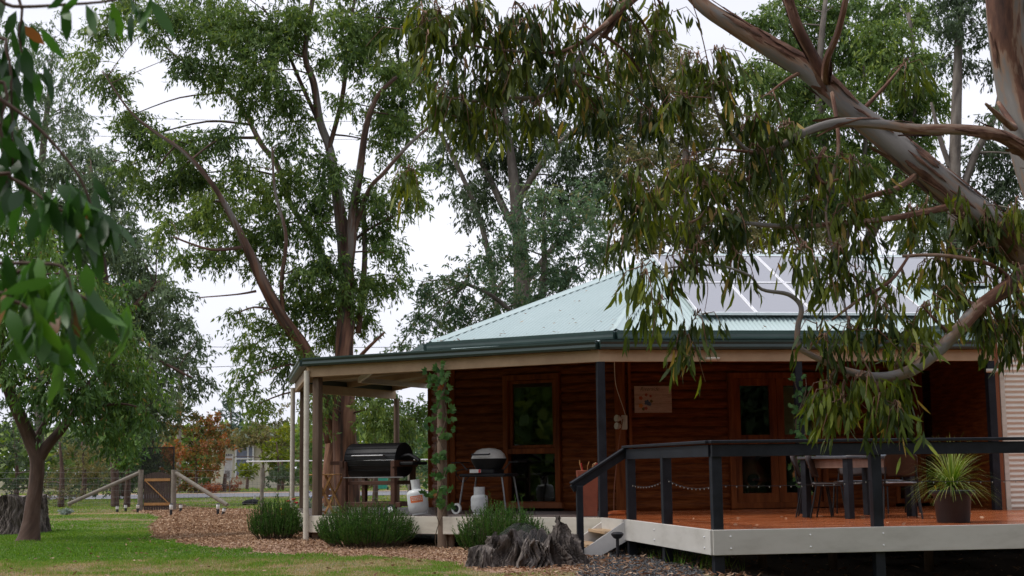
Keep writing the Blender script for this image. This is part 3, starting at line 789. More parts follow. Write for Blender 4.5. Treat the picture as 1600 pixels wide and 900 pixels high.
# a few leaves on the deck
mx_, my_ = scatter([dA + dR * .3 + nRn * .2, dE, vC + dR * 8, dB + dR * .3], 2.2); n = len(mx_)
o = leaves('fallen_leaves', np.stack([mx_, my_, np.full(n, ZD + .006)], 1), flat_dirs(n, .12), rng.uniform(.05, .11, n), rng.uniform(.015, .03, n), M['litter'], seg=2, face=upface(n, .3)); tag(o, kind='stuff')

P = []
for i in range(110):
    if i % 3: q, sl = roofpt(random.uniform(-1, 6), random.random() ** 2 * 3.2)
    else:
        t, u_ = random.random(), random.random() ** 2 * .6; q = V3(eL, ZE).lerp(V3(eC, ZE), t).lerp(K, u_)
    P.append(tuple(q + Vector((0, 0, .03))))
P = np.array(P); n = len(P); o = leaves('roof_litter', P, flat_dirs(n, .3), rng.uniform(.03, .08, n), rng.uniform(.01, .018, n), M['litter'], seg=2, face=upface(n, .3)); tag(o, kind='stuff')
# grass blades
M['grass'] = leafmat('grass_blades', [(.06, .15, .014), (.12, .26, .028), (.19, .31, .045), (.30, .29, .10), (.45, .34, .18), (.53, .41, .24)], trans=.3, rough=.6, pos=[0, .3, .5, .66, .85, 1])
def grass(name, x, y, hgt, wid, lean=.45):
    inm = inpoly(x + (fnoise(x, y, 1.8, 5) - .5) * .5, y + (fnoise(x, y, 1.8, 9) - .5) * .5, mulch) | inpoly(x, y, gravel) | inpoly(x, y, [dA, dE, Vector((12, 24)), Vector((-1, 24)), dB])
    inm |= inpoly(x, y, [vL, vC, iC, iL]) | inpoly(x, y, [vL, vM, iM, iL])
    dry = (1 - smooth(17.6, 21.0, y)) * (.20 + .52 * smooth(.3, .7, fnoise(x, y, 2.3, 21))) + (smooth(.45, .75, fnoise(x, y, .55, 2)) * .30) * (1 - .6 * smooth(19, 22, y) * (1 - smooth(31, 34, y)))
    dry = dry + .55 * np.exp(-((y - 36.6 - .4 * np.sin(x)) / .9) ** 2) + .7 * np.exp(-((y - 42.4) / .9) ** 2) * (x < -6.2) + .25 * (y > 44)
    dry = dry + .35 * np.exp(-((x + 7.0) ** 2 / 1.6 + (y - 29) ** 2 / 1.2)) + .3 * np.exp(-((x + 8.2) ** 2 / 1.5 + (y - 33.5) ** 2 / .6))
    dens = 1 - .55 * smooth(.45, .8, dry) - .25 * smooth(.5, .8, fnoise(x, y, 1.1, 12)) * (1 - smooth(17, 20, y))
    k = ~inm & (rng.uniform(0, 1, len(x)) < dens)
    x, y, dry = x[k], y[k], dry[k]; n = len(x)
    v = np.clip(rng.uniform(0, .45, n) + dry * rng.uniform(.5, 1.3, n), 0, 1)
    D = np.stack([rng.normal(0, lean, n), rng.normal(0, lean, n), np.ones(n)], 1)
    h = rng.uniform(.5, 1, n) * hgt * (.8 + 1.1 * smooth(.5, .8, fnoise(x, y, 3.0, 8))); h = h * (1 - .35 * np.clip(dry, 0, 1))
    o = leaves(name, np.stack([x, y, ground_z(x, y)], 1), D, h, wid, M['grass'], v=v); tag(o, kind='stuff'); return o
def wedge(n, y0, y1, pad=.6, xr=None):
    y = np.sqrt(rng.uniform(y0 ** 2, y1 ** 2, n)); x = rng.uniform(-.375, (.12 if xr is None else xr), n) * y; return x + rng.uniform(-pad, 0, n), y
x, y = wedge(150000, 14.6, 20); grass('lawn_grass', x, y, .055, .008)
x, y = wedge(130000, 20, 30, xr=-.02); grass('lawn_grass', x, y, .045, .012)
x, y = wedge(90000, 30, 45, xr=-.02); grass('lawn_grass', x, y, .038, .016)
x, y = wedge(60000, 45, 64.5, xr=.0); grass('verge_grass', x, y, .06, .025, .3)
x = rng.uniform(-30, 10, 12000); y = rng.uniform(79.2, 96, 12000); grass('verge_grass', x, y, .12, .06, .3)
x = rng.uniform(1.3, 2.6, 900); y = rng.uniform(16.2, 19.4, 900)
k = (fnoise(x, y, 2.2, 3) > .5) & (x > 1.5 + (19.15 - y) * .2); x, y = x[k], y[k]
n = len(x); o = leaves('weeds', np.stack([x, y, ground_z(x, y)], 1), np.stack([rng.normal(0, .3, n), rng.normal(0, .3, n), np.ones(n)], 1), rng.uniform(.08, .22, n), .008, M['grass'], v=rng.uniform(.1, .7, n)); tag(o, kind='stuff')
# ---------------------------------------------------------------- objects on the verandah and deck
M['stool'] = mat('oiled_folding_timber', [(.36, .18, .06), (.50, .27, .10)], scale=8, rough=.5)
M['brown'] = mat('brown_frame_timber', [(.055, .022, .012), (.10, .04, .022)], scale=8, rough=.6)
M['lpg'] = mat('white_gas_bottle_paint', [(.50, .52, .52), (.60, .62, .62), (.66, .67, .66)], scale=5, rough=.4)
M['orange'] = mat('orange_label', [(.62, .13, .03), (.72, .19, .05)], scale=10, rough=.5)
M['whitep'] = mat('white_plastic', (.72, .72, .70), rough=.4)
M['silver'] = mat('cast_silver_lid', [(.50, .49, .46), (.62, .61, .57)], scale=20, rough=.45, metal=.1)
M['rubber'] = mat('rubber', (.012, .012, .012), rough=.8)
M['chairback'] = mat('dark_brown_chair_plastic', [(.018, .009, .006), (.035, .017, .011)], scale=6, rough=.4)
M['terracotta'] = mat('terracotta', [(.20, .05, .025), (.30, .08, .04)], scale=5, rough=.6)
M['greywood'] = mat('weathered_grey_timber', [(.05, .045, .04), (.16, .14, .12), (.30, .27, .24)], scale=9, stretch=(1, 1, .25), rough=.9, bump=.9, dist=.02, bscale=22)
M['post_grey'] = mat('grey_fence_timber', [(.16, .14, .11), (.27, .24, .20)], scale=8, rough=.85, bump=.3)
M['red'] = mat('red_petal', (.6, .02, .03), rough=.5)
M['bluep'] = mat('pale_blue_grey_plastic', (.35, .40, .48), rough=.4)
dL3 = V3(dLn, 0); nL3 = V3(nLn, 0)
def frameM(x, y=None):
    x = Vector(x).normalized(); z = Vector((0, 0, 1)); y = z.cross(x); return Matrix((x, y, z)).transposed()
def floorpt(px, d, z=ZD):
    r = ray(px, 760); p = EYE + r * (d / r.y); return Vector((p.x, p.y, z))

# barrel smoker
bp = floorpt(592, 22.75); Fm = frameM(dL3)
g = empty('barrel_barbecue', bp, 'long black barrel barbecue with a brown timber frame and small wheels on the verandah', 'barbecue')
def lp_(x, y, z): return bp + Fm @ Vector((x, y, z))
Lb = .98
def half(z0s, nm, a0, a1, r=.265):
    prof = [(math.cos(a0 + (a1 - a0) * i / 14) * r, math.sin(a0 + (a1 - a0) * i / 14) * r) for i in range(15)]
    w = MB(); k = len(prof)
    vs = [lp_(x, p[0], .86 + p[1] + z0s) for x in (-Lb / 2, Lb / 2) for p in prof]
    w.add(vs, [(i, i + 1, i + 1 + k, i + k) for i in range(k - 1)] + [tuple(range(k)), tuple(range(2 * k - 1, k - 1, -1)), (0, k, 2 * k - 1, k - 1)])
    return w.build(nm, M['black'], g, bevel=.004)
half(.004, 'lid', 0, PI); half(-.004, 'barrel', -PI, 0)
for zz in (.10, .18, -.08, -.16):
    yy = -math.sqrt(.265 ** 2 - zz ** 2) - .002
    MB().beam(lp_(-Lb / 2 + .01, yy, .86 + zz), lp_(Lb / 2 - .01, yy, .86 + zz), .012, .012).build('rib', M['black'], g)
MB().tube([lp_(-.3, -.27, .93), lp_(-.3, -.32, .93), lp_(.3, -.32, .93), lp_(.3, -.27, .93)], .012, n=8).build('lid_handle', M['steel'], g, smooth='auto')
for sx in (-1, 1):
    for sy in (-1, 1):
        MB().beam(lp_(sx * .47, sy * .27 , .06 if sx > 0 else 0), lp_(sx * .47, sy * .27, .84), .075, .075, up=(dLn.x, dLn.y, 0)).build('leg', M['brown'], g, bevel=.004)
    MB().beam(lp_(sx * .50, -.34, .80), lp_(sx * .50, .34, .80), .06, .10).build('end_rail', M['brown'], g, bevel=.004)
for sy in (-1, 1):
    MB().beam(lp_(-.5, sy * .27, .16), lp_(.6, sy * .27, .16), .05, .08).build('lower_rail', M['brown'], g, bevel=.004)
    MB().beam(lp_(-.5, sy * .22, .50), lp_(.5, sy * .22, .50), .04, .06).build('middle_rail', M['brown'], g, bevel=.004)
MB().beam(lp_(-.72, -.3, .82), lp_(-.50, -.3, .82), .05, .06).build('side_handle', M['brown'], g)
MB().box(lp_(.66, 0, .80), (.26, .42, .05), M=Fm).build('side_shelf', M['black'], g, bevel=.01)
MB().tube([lp_(.5, -.1, .9), lp_(.66, -.1, .93), lp_(.84, -.1, .84)], .03, n=8, sub=3).build('smoke_chute', M['black'], g, smooth='auto')
MB().tube([lp_(-.45, -.34, .585), lp_(.7, -.34, .585)], .008, n=6).build('tray_rod', M['steel'], g)
for sy in (-1, 1):
    w = MB(); Mw = Fm @ Matrix.Rotation(R(90), 3, 'X')
    w.lathe([(.06, -.02), (.085, -.02), (.085, .02), (.06, .02), (.06, -.02)], lp_(.47, sy * .36, .085), n=24, M=Mw, caps=False); wh = w.build('wheel', M['rubber'], g, smooth='auto')
    w = MB(); w.lathe([(.012, -.02), (.06, -.012), (.06, .012), (.012, .02)], lp_(.47, sy * .36, .085), n=5, M=Mw); w.build('hub', M['alu'], wh)

# folding tray table (two crossed leg frames)
sp = floorpt(514, 22.95)
g = empty('folding_stool', sp, 'small folding timber tray table with crossed legs beside the black barbecue', 'folding table')
Fs = frameM(dL3)
def ls(x, y, z): return sp + Fs @ Vector((x, y, z))
for j in range(6): MB().box(ls(0, -.17 + j * .068, .64), (.50, .058, .018), M=Fs).build('top_slat', M['stool'], g, bevel=.003)
for sy in (-.16, .16):
    MB().beam(ls(-.2, sy, 0), ls(.17, sy, .63), .022, .035).build('leg', M['stool'], g, bevel=.003)
    MB().beam(ls(.2, sy * .8, 0), ls(-.17, sy * .8, .63), .022, .035).build('leg', M['stool'], g, bevel=.003)
for x_ in (-.19, .19): MB().beam(ls(x_, -.16, .04), ls(x_, .16, .04), .02, .02).build('cross_bar', M['stool'], g)

# gas bottles
def gas(px, d, r, h, tilt, label, lab=True, cr_=.44):
    p = floorpt(px, d)
    e = empty('gas_bottle', (0, 0, 0), label, 'gas bottle', 'white gas bottles on the verandah')
    w = MB(); w.lathe([(r * .55, .03), (r * .8, .035), (r * .97, .08), (r, .14), (r, h * .30), (r * 1.012, h * .33), (r, h * .36), (r, h * .57), (r * .97, h * .62), (r * .88, h * .67), (r * .70, h * .705), (r * .45, h * .72), (r * .1, h * .725)], n=32); w.build('body', M['lpg'], e, smooth='auto')
    w = MB(); w.lathe([(r * .68, 0), (r * .72, 0), (r * .70, .06), (r * .66, .06)], n=28); w.build('foot_ring', M['lpg'], e, smooth='auto')
    w = MB(); w.lathe([(r * cr_, h * .68), (r * cr_ * 1.03, h), (r * cr_ * .96, h), (r * cr_ * .93, h * .68)], n=28, caps=False); w.build('collar', M['lpg'], e, smooth='auto')
    w = MB(); w.lathe([(.018, h * .7), (.018, h * .86), (.03, h * .87), (.03, h * .9), (.005, h * .91)], n=12); w.build('valve', M['alu'], e, smooth='auto')
    if lab:
        w = MB(); a0, a1 = R(-128), R(-55); vs = []
        for i in range(9):
            a = a0 + (a1 - a0) * i / 8
            for z in (h * .34, h * .54): vs.append((math.cos(a) * r * 1.004, math.sin(a) * r * 1.004, z))
        w.add(vs, [(2 * i, 2 * i + 2, 2 * i + 3, 2 * i + 1) for i in range(8)]); lb = w.build('label', M['orange'], e)
        w = MB()
        for k, z in enumerate((h * .49, h * .45, h * .41)):
            for i in range(6):
                a = R(-122) + R(10) * i + k * .03
                b = a + R(7.5)
                w.add([(math.cos(a) * r * 1.008, math.sin(a) * r * 1.008, z), (math.cos(b) * r * 1.008, math.sin(b) * r * 1.008, z), (math.cos(b) * r * 1.008, math.sin(b) * r * 1.008, z + h * .018), (math.cos(a) * r * 1.008, math.sin(a) * r * 1.008, z + h * .018)], [(0, 1, 2, 3)])
        w.build('label_print', M['whitep'], lb)
    e.location = p + Vector((0, 0, abs(math.sin(tilt)) * r * .6)); e.rotation_euler = (0, tilt, 0); return e
gas(655, 22.15, .160, .54, R(-7), 'tilted white gas bottle with an orange label beside the black barrel barbecue')
gas(749, 22.2, .135, .42, 0, 'small white gas bottle standing upright under the silver lidded barbecue', lab=False, cr_=.62)

# portable dome barbecue on a cart
wp = floorpt(764, 22.35)
g = empty('portable_barbecue', wp, 'portable barbecue with a silver domed lid on a dark four-legged cart', 'barbecue')
def lw(x, y, z): return wp + Fm @ Vector((x, y, z))
dome = [(.0, .165), (.10, .158), (.19, .125), (.25, .07), (.275, .015), (.28, 0)]
w = MB(); w.lathe([(a, b) for a, b in dome[::-1]], lw(0, 0, .86), n=28, M=Fm @ Matrix.Diagonal((1.05, .78, 1))); w.build('lid', M['silver'], g, smooth='auto')
w = MB(); w.lathe([(.13, -.19), (.20, -.17), (.27, -.05), (.29, 0), (.27, .005)], lw(0, 0, .855), n=28, M=Fm @ Matrix.Diagonal((1.05, .78, 1))); w.build('cooking_box', M['black'], g, smooth='auto')
MB().box(lw(0, 0, .60), (.84, .46, .05), M=Fm).build('cart_top', M['blackplastic'], g, bevel=.02)
MB().box(lw(0, 0, .655), (.36, .36, .07), M=Fm).build('cart_cradle', M['blackplastic'], g, bevel=.015)
MB().box(lw(-.1, -.245, .665), (.2, .012, .055), M=Fm).build('badge', M['whitep'], g)
MB().box(lw(-.02, -.253, .665), (.035, .006, .05), M=Fm).build('badge_mark', M['red'], g)
MB().tube([lw(-.15, -.22, .93), lw(-.15, -.27, .92), lw(.15, -.27, .92), lw(.15, -.22, .93)], .013, n=8).build('lid_handle', M['blackplastic'], g, smooth='auto')
for sx in (-1, 1):
    for sy in (-1, 1):
        MB().tube([lw(sx * .34, sy * .19, .59), lw(sx * .38, sy * .2, .35), lw(sx * .43, sy * .22, .02)], .013, n=8, sub=4).build('leg', M['steel'], g, smooth='auto')
    MB().box(lw(sx * .52, 0, .80), (.18, .30, .02), M=Fm).build('side_table', M['blackplastic'], g, bevel=.008)
    MB().tube([lw(sx * .45, -.1, .8), lw(sx * .33, -.1, .68)], .01, n=6).build('table_bracket', M['blackplastic'], g)
for sy in (-1,):
    wh = MB().lathe([(.055, -.02), (.085, -.02), (.085, .02), (.055, .02), (.055, -.02)], lw(-.45, sy * .25, .085), n=24, M=Fm @ Matrix.Rotation(R(90), 3, 'X'), caps=False).build('wheel', M['whitep'], g, smooth='auto')
    MB().lathe([(.055, -.012), (.055, .012)], lw(-.45, sy * .25, .085), n=20, M=Fm @ Matrix.Rotation(R(90), 3, 'X')).build('hub', M['black'], wh)
hs = MB(); hs.tube([lw(-.33, .1, .72), lw(-.60, .0, .66), lw(-.52, .05, .50), lw(-.42, .1, .58)], .008, n=6, sub=6); hs.build('gas_hose', M['rubber'], g, smooth='auto')

# planter box with dried stems
pp_ = floorpt(917, 20.75)
g = empty('planter_box', pp_, 'tall red-brown planter with dried stems by the dark verandah post', 'planter')
w = MB(); w.add([pp_ + Vector(q) for q in ((-.10, -.12, 0), (.14, -.12, 0), (.14, .12, 0), (-.10, .12, 0), (-.15, -.15, .66), (.16, -.15, .66), (.16, .15, .66), (-.15, .15, .66))], [(3, 2, 1, 0), (0, 1, 5, 4), (1, 2, 6, 5), (2, 3, 7, 6), (3, 0, 4, 7), (4, 5, 6, 7)]); w.build('box', M['terracotta'], g, bevel=.006)
for i in range(9):
    a = random.uniform(-.12, .12); b = random.uniform(-.1, .1)
    MB().tube([pp_ + Vector((a, b, .64)), pp_ + Vector((a * 1.4, b, .71 + random.random() * .04)), pp_ + Vector((a * 1.8 + .02, b, .76 + random.random() * .06))], [.004, .004, .008], n=5).build('dried_stem', M['stool'] if i % 3 else M['red'], g)

# twin floodlight, conduit, cord
q = online(978, iL, iC, 660); n3 = -nL3
fp = V3(q, at(978, 660, q.y).z) + n3 * .06
g = empty('floodlight', fp, 'white twin floodlight on the log wall beside the corner timber', 'light')
MB().box(fp, (.10, .05, .23), rz=R(-29)).build('mounting_plate', M['cream'], g, bevel=.01)
for dz in (.05, -.07):
    w = MB(); w.lathe([(.022, 0), (.03, .03), (.05, .06), (.055, .11), (.045, .112)], fp + Vector((-.05, -.04, dz)), n=16, M=Matrix.Rotation(R(-80), 3, 'Y') @ Matrix.Rotation(R(35), 3, 'X')); w.build('lamp_head', M['cream'], g, smooth='auto')
def hang(name, pts, r, m, label, cat): return tag(MB().tube(pts, r, n=5, sub=5).build(name, m, smooth=True), label, cat)
hang('electric_cable', [at(960, 566, 21.6), at(962, 600, 22), at(972, 632, 22.3), at(978, 650, 22.5)], .006, M['cream'], 'thin pale cable looping down from the verandah roof to the twin floodlight', 'cable')
hang('extension_cord', [at(973, 655, 22.3), at(966, 700, 22.1), at(960, 760, 21.9), floorpt(958, 21.8, ZD + .01)], .008, M['orangewood'], 'brown cord hanging straight down the log wall by the dark post', 'cable')
hang('orange_hose', [floorpt(948, 21.2, ZD + .015), floorpt(960, 20.9, ZD + .03), floorpt(975, 21.3, ZD + .015), floorpt(965, 21.7, ZD + .03), floorpt(952, 21.4, ZD + .03), floorpt(962, 21.0, ZD + .05), floorpt(976, 21.4, ZD + .04)], .018, M['orange'], 'bright orange hose coiled on the floor behind the deck steps', 'hose')

# plaque
q0 = online(990, iC, iR, 625); q1 = online(1048, iC, iR, 625)
zt_, zb_ = at(1019, 603, q0.y).z, at(1019, 645, q0.y).z
pc = (q0 + q1) / 2 - nRn * .055; plw = (q1 - q0).length; plh = zt_ - zb_; pz_ = (zt_ + zb_) / 2
g = empty('wall_plaque', V3(pc, pz_), 'pale timber plaque with dark script lettering and painted flowers on the log wall', 'plaque')
M['plaque'] = mat('washed_pine_board', [(.36, .24, .19), (.46, .33, .27), (.52, .40, .33)], scale=5, stretch=(1, 1, 6), rough=.7)
M['ink'] = mat('brown_ink', (.06, .035, .03), rough=.8)
Rm = frameM(V3(dR, 0))
for i in range(3): MB().box(V3(pc, pz_ - plh / 2 + plh * (i + .5) / 3), (plw, .02, plh / 3 - .004), M=Rm).build('board', M['plaque'], g, bevel=.002)
cu = bpy.data.curves.new('lettering', 'FONT'); cu.body = 'Riverside'; cu.size = .085; cu.shear = .4; cu.align_x = 'CENTER'; cu.extrude = .0015; cu.offset = -.0008
to = bpy.data.objects.new('lettering_source', cu); col.objects.link(to)
dg = bpy.context.evaluated_depsgraph_get(); dg.update(); me = bpy.data.meshes.new_from_object(to.evaluated_get(dg)); bpy.data.objects.remove(to)
lo_ = bpy.data.objects.new('lettering', me); col.objects.link(lo_); me.materials.clear(); me.materials.append(M['ink']); lo_.parent = g
Mt = Matrix((V3(dR, 0), Vector((0, 0, 1)), -V3(nRn, 0))).transposed().to_4x4()
lo_.matrix_local = Matrix.Translation(Vector((0, 0, plh * .32)) - V3(nRn, 0) * .0135 - V3(dR, 0) * .06) @ Mt
fl_cols = [('flower', (.42, .10, .05)), ('flower', (.55, .22, .06)), ('blue_flower', (.07, .10, .18)), ('flower', (.35, .08, .06)), ('leaf_spray', (.12, .10, .04))]
for (fx, fz_, fr, ci) in ((-.20, .02, .035, 0), (-.20, -.10, .04, 1), (-.10, -.05, .05, 2), (-.06, -.075, .035, 2), (-.11, .07, .028, 3), (-.04, .05, .025, 3), (-.12, -.14, .03, 3), (-.03, -.03, .03, 4), (-.16, -.15, .03, 4)):
    mm = M.setdefault('fl%d' % ci, mat('painted_' + fl_cols[ci][0], fl_cols[ci][1], rough=.8)); w = MB(); vs = [(0, 0, 0)]
    for k in range(20):
        a = 2 * PI * k / 20; rr = fr * (.65 + .35 * abs(math.cos(a * 2.5))); vs.append((math.cos(a) * rr, 0, math.sin(a) * rr))
    c0 = V3(pc, pz_) - V3(nRn, 0) * .0125 + V3(dR, 0) * fx * plw / .6 + Vector((0, 0, fz_ * plh / .42))
    c0 = c0 - V3(nRn, 0) * (.0006 * random.random() * 3)
    w.add([c0 + V3(dR, 0) * v[0] + Vector((0, 0, v[2])) for v in vs], [(0, k, k % 20 + 1) for k in range(1, 21)]); w.build(fl_cols[ci][0], mm, g)

# clay fire pot seen through the door
cp = V3(online(1187, iC, iR) + nRn * .55, ZD + .0)
g = empty('clay_chiminea', cp, 'round terracotta clay fire pot seen through the lower door glass', 'chiminea')
w = MB(); w.lathe([(.10, .25), (.20, .32), (.27, .45), (.26, .58), (.18, .70), (.11, .80), (.09, .95), (.11, 1.0)], cp, n=24); w.build('body', M['terracotta'], g, smooth='auto')
w = MB(); w.lathe([(.09, .0), (.13, .0), (.14, .04), (.115, .05), (.09, .02)], cp + Vector((0, -.24, .46)), n=20, M=Matrix.Rotation(R(90), 3, 'X')); w.build('mouth_rim', M['terracotta'], g, smooth='auto')
w = MB(); w.lathe([(.0, .0), (.10, .0)], cp + Vector((0, -.268, .46)), n=20, M=Matrix.Rotation(R(90), 3, 'X'), caps=False); w.build('mouth', M['black'], g)
for k in range(3):
    a = k * 2.1; MB().beam(cp + Vector((math.cos(a) * .2, math.sin(a) * .2, .0)), cp + Vector((math.cos(a) * .17, math.sin(a) * .17, .36)), .02, .02).build('stand_leg', M['black'], g)

# ---- table and chairs on the deck
def chair():
    e = empty('stacking_chair', (0, 0, 0), 'x', 'chair', 'dark chairs around the deck table')
    w = MB(); n_ = 8; vs = []; nx = 6
    for j in range(n_ + 1):
        for i in range(nx + 1):
            x = (i / nx - .5) * .44; y = (j / n_ - .5) * .42; z = .45 + .012 * ((i / nx - .5) * 2) ** 2 - (.03 if j == 0 else 0) * 1
            vs.append((x, y, z))
    fs = [(j * (nx + 1) + i, j * (nx + 1) + i + 1, (j + 1) * (nx + 1) + i + 1, (j + 1) * (nx + 1) + i) for j in range(n_) for i in range(nx)]
    w.add(vs, fs); s = w.build('seat', M['chairback'], e, smooth=True); so = s.modifiers.new('thick', 'SOLIDIFY'); so.thickness = .018
    w = MB(); vs = []; nx = 10; nz_ = 8
    for j in range(nz_ + 1):
        t = j / nz_; hw = .21 * (1 - .12 * (2 * t - 1) ** 4) * (1 if t < .9 else .94)
        for i in range(nx + 1):
            u = i / nx * 2 - 1; vs.append((u * hw, .20 + .09 * t - .045 * u * u * -1 - .045, .53 + .32 * t - .02 * u ** 4 * (1 if t > .5 else -1)))
    fs = [(j * (nx + 1) + i, j * (nx + 1) + i + 1, (j + 1) * (nx + 1) + i + 1, (j + 1) * (nx + 1) + i) for j in range(nz_) for i in range(nx)]
    w.add(vs, fs); s = w.build('backrest', M['chairback'], e, smooth=True); so = s.modifiers.new('thick', 'SOLIDIFY'); so.thickness = .014
    for sx in (-1, 1):
        MB().tube([(sx * .21, -.17, .43), (sx * .24, -.23, 0)], .0115, n=8).build('leg', M['black'], e, smooth='auto')
        MB().tube([(sx * .21, .15, .43), (sx * .24, .24, 0)], .0115, n=8).build('leg', M['black'], e, smooth='auto')
        MB().tube([(sx * .21, -.19, .43), (sx * .21, .16, .43), (sx * .20, .215, .50), (sx * .185, .235, .66)], .011, n=8, sub=4).build('side_frame', M['black'], e, smooth='auto')
    MB().tube([(-.21, .17, .45), (-.1, .215, .46), (.1, .215, .46), (.21, .17, .45)], .011, n=8, sub=4).build('rear_bar', M['steel'], e, smooth='auto')
    return e
ch0 = chair()
tcen = Vector((4.60, 19.05)); trot = R(32)
spots = [(1272, 19.35, R(75), 'leftmost dark chair, at the left end of the deck table'),
         (1298, 18.85, R(68), 'dark chair second from left, its back towards the table end and the handrail'),
         (1405, 18.35, R(172), 'dark chair on the near side of the table, its broad back to the handrail'),
         (1330, 20.1, R(-20), 'dark chair on the far side of the table near its left end'),
         (1400, 20.3, R(10), 'dark chair on the far side of the table near its right end')]
for i, (px, d, rz, lab) in enumerate(spots):
    p = floorpt(px, d); c = ch0 if i == 0 else copy_tree(ch0)
    c.location = p; c.rotation_euler = (0, 0, rz); c['label'] = lab
tb = V3(tcen, ZD); Tm = Matrix.Rotation(trot, 3, 'Z')
g = empty('outdoor_table', tb, 'dark outdoor table with thick square legs standing on the red deck', 'table')
M['tabletop'] = mat('dark_grey_table_top', [(.05, .05, .055), (.10, .10, .11)], scale=4, rough=.25)
M['apron'] = mat('pale_pine_apron', [(.22, .13, .09), (.32, .20, .15)], scale=4, stretch=(6, 1, 1), rough=.5)
MB().box(tb + Vector((0, 0, .79)), (1.30, .92, .035), M=Tm).build('tabletop', M['tabletop'], g, bevel=.006)
for sy in (-1, 1): MB().box(tb + Tm @ Vector((0, sy * .40, .71)), (1.0, .025, .11), M=Tm).build('apron', M['apron'], g)
for sx in (-1, 1): MB().box(tb + Tm @ Vector((sx * .56, 0, .71)), (.025, .68, .11), M=Tm).build('apron', M['apron'], g)
for sx in (-1, 1):
    for sy in (-1, 1): MB().box(tb + Tm @ Vector((sx * .57, sy * .39, .386)), (.095, .095, .772), M=Tm).build('leg', M['charcoal'], g, bevel=.005)
g = empty('serving_tray', tb + Tm @ Vector((.48, -.1, .81)), 'pale plastic tray at the right end of the deck table', 'tray')
o_ = Vector(g.location)
MB().box(o_ + Vector((0, 0, .006)), (.34, .26, .012), M=Tm).build('tray_base', M['bluep'], g)
for a_, b_, s_ in ((0, .13, (.34, .012, .04)), (0, -.13, (.34, .012, .04)), (.17, 0, (.012, .26, .04)), (-.17, 0, (.012, .26, .04))):
    MB().box(o_ + Tm @ Vector((a_, b_, .026)), s_, M=Tm).build('tray_rim', M['bluep'], g)
w = MB(); o_ = tb + Tm @ Vector((-.42, .05, .81))
for k in range(3): w.box(o_ + Vector((0, 0, .012 + .021 * k)), (.34 - .015 * k, .24, .02), M=Tm)
tag(w.build('folded_towels', M['bluep'], bevel=.008), 'folded pale grey cloths stacked at the left end of the deck table', 'cloth')

# ---- potted grass tree
pc_ = floorpt(1487, 16.95)
g = empty('potted_plant', pc_, 'spiky green grass plant in a black tub at the deck edge', 'potted plant')
w = MB(); w.lathe([(.185, 0), (.19, .01), (.215, .30), (.235, .33), (.262, .335), (.268, .345), (.268, .375), (.255, .38), (.245, .37), (.235, .34)], pc_, n=40); w.build('pot', M['blackplastic'], g, smooth='auto')
w = MB(); w.lathe([(0, .33), (.236, .335)], pc_, n=24, caps=False); w.build('potting_soil', M['earth'], g)
M['gtree'] = leafmat('grass_tree_leaf', [(.05, .12, .015), (.10, .19, .025), (.22, .27, .06), (.38, .34, .14)], trans=.3)
def strapblades(name, c, n, Lr, up, wid, m_, parent, rbase=.03, droop=.55, seg=6, curl=1.0):
    V = []; lo = []; st = []; at_ = []; k = 0; q = 0
    for i in range(n):
        az = random.uniform(0, 2 * PI); el = random.uniform(*up); L = random.uniform(*Lr); p = Vector(c) + Vector((math.cos(az), math.sin(az), 0)) * rbase * random.random()
        d = Vector((math.cos(az) * math.cos(el), math.sin(az) * math.cos(el), math.sin(el))); s = Vector((-math.sin(az), math.cos(az), 0)); vv = random.random()
        dr = droop * random.uniform(.5, 1.3)
        for j in range(seg + 1):
            t = j / seg; ww = wid * (1 - t ** 2 * .85) / 2
            V += [tuple(p - s * ww), tuple(p + s * ww)]; at_ += [min(1, vv * .6 + t * .4)] * 2
            d = (d + Vector((0, 0, -dr / seg * (1 + t)))).normalized(); p = p + d * (L / seg)
            if j: b = k + 2 * j; lo += [b - 2, b - 1, b + 1, b]; st.append(q); q += 4
        k += 2 * (seg + 1)
    return npmesh(name, V, lo, st, m_, parent, attr=at_)
strapblades('leaves', pc_ + Vector((0, 0, .42)), 310, (.42, .70), (R(2), R(85)), .009, M['gtree'], g, droop=.9)
w = MB(); w.tube([pc_ + Vector((0, 0, .32)), pc_ + Vector((0, 0, .46))], [.05, .035], n=10); w.build('crown_base', M['roofdirt'], g)
MB().beam(pc_ + Vector((-.2, -.1, .33)), pc_ + Vector((-.23, -.1, .44)), .015, .002).build('plant_tag', mat('yellow_tag', (.7, .45, .03)), g)

# ---- string lights along the deck rail
w = empty('string_lights', V3(pB, ZD + .5), 'string of tiny clear bulbs sagging between the charcoal rail posts', 'string lights')
M['bulb'] = mat('clear_bulb', (.35, .34, .3), rough=.2)
anch = [V3(pB, ZD + .47), V3(p1_, ZD + .55), V3(inA, ZD + .49), V3(online(1368, dA + nRn * .06, dE + nRn * .06, 760), ZD + .52), V3(online(1640, dA + nRn * .06, dE + nRn * .06, 760), ZD + .50)]
for a, b, sag in zip(anch, anch[1:], (.06, .07, .03, .02)):
    off = -nRn * .0
    pts = [a.lerp(b, t) - Vector((0, 0, sag * 4 * t * (1 - t))) for t in np.linspace(0, 1, 9)]
    MB().tube(pts, .0035, n=5).build('cord', M['black'], w)
    for t in np.linspace(.06, .94, 12 if sag > .05 else 14):
        p = a.lerp(b, t) - Vector((0, 0, sag * 4 * t * (1 - t) + .012))
        MB().lathe([(.001, -.010), (.005, -.005), (.005, .004), (.002, .009)], p, n=6).build('bulb', M['bulb'], w, smooth=True)

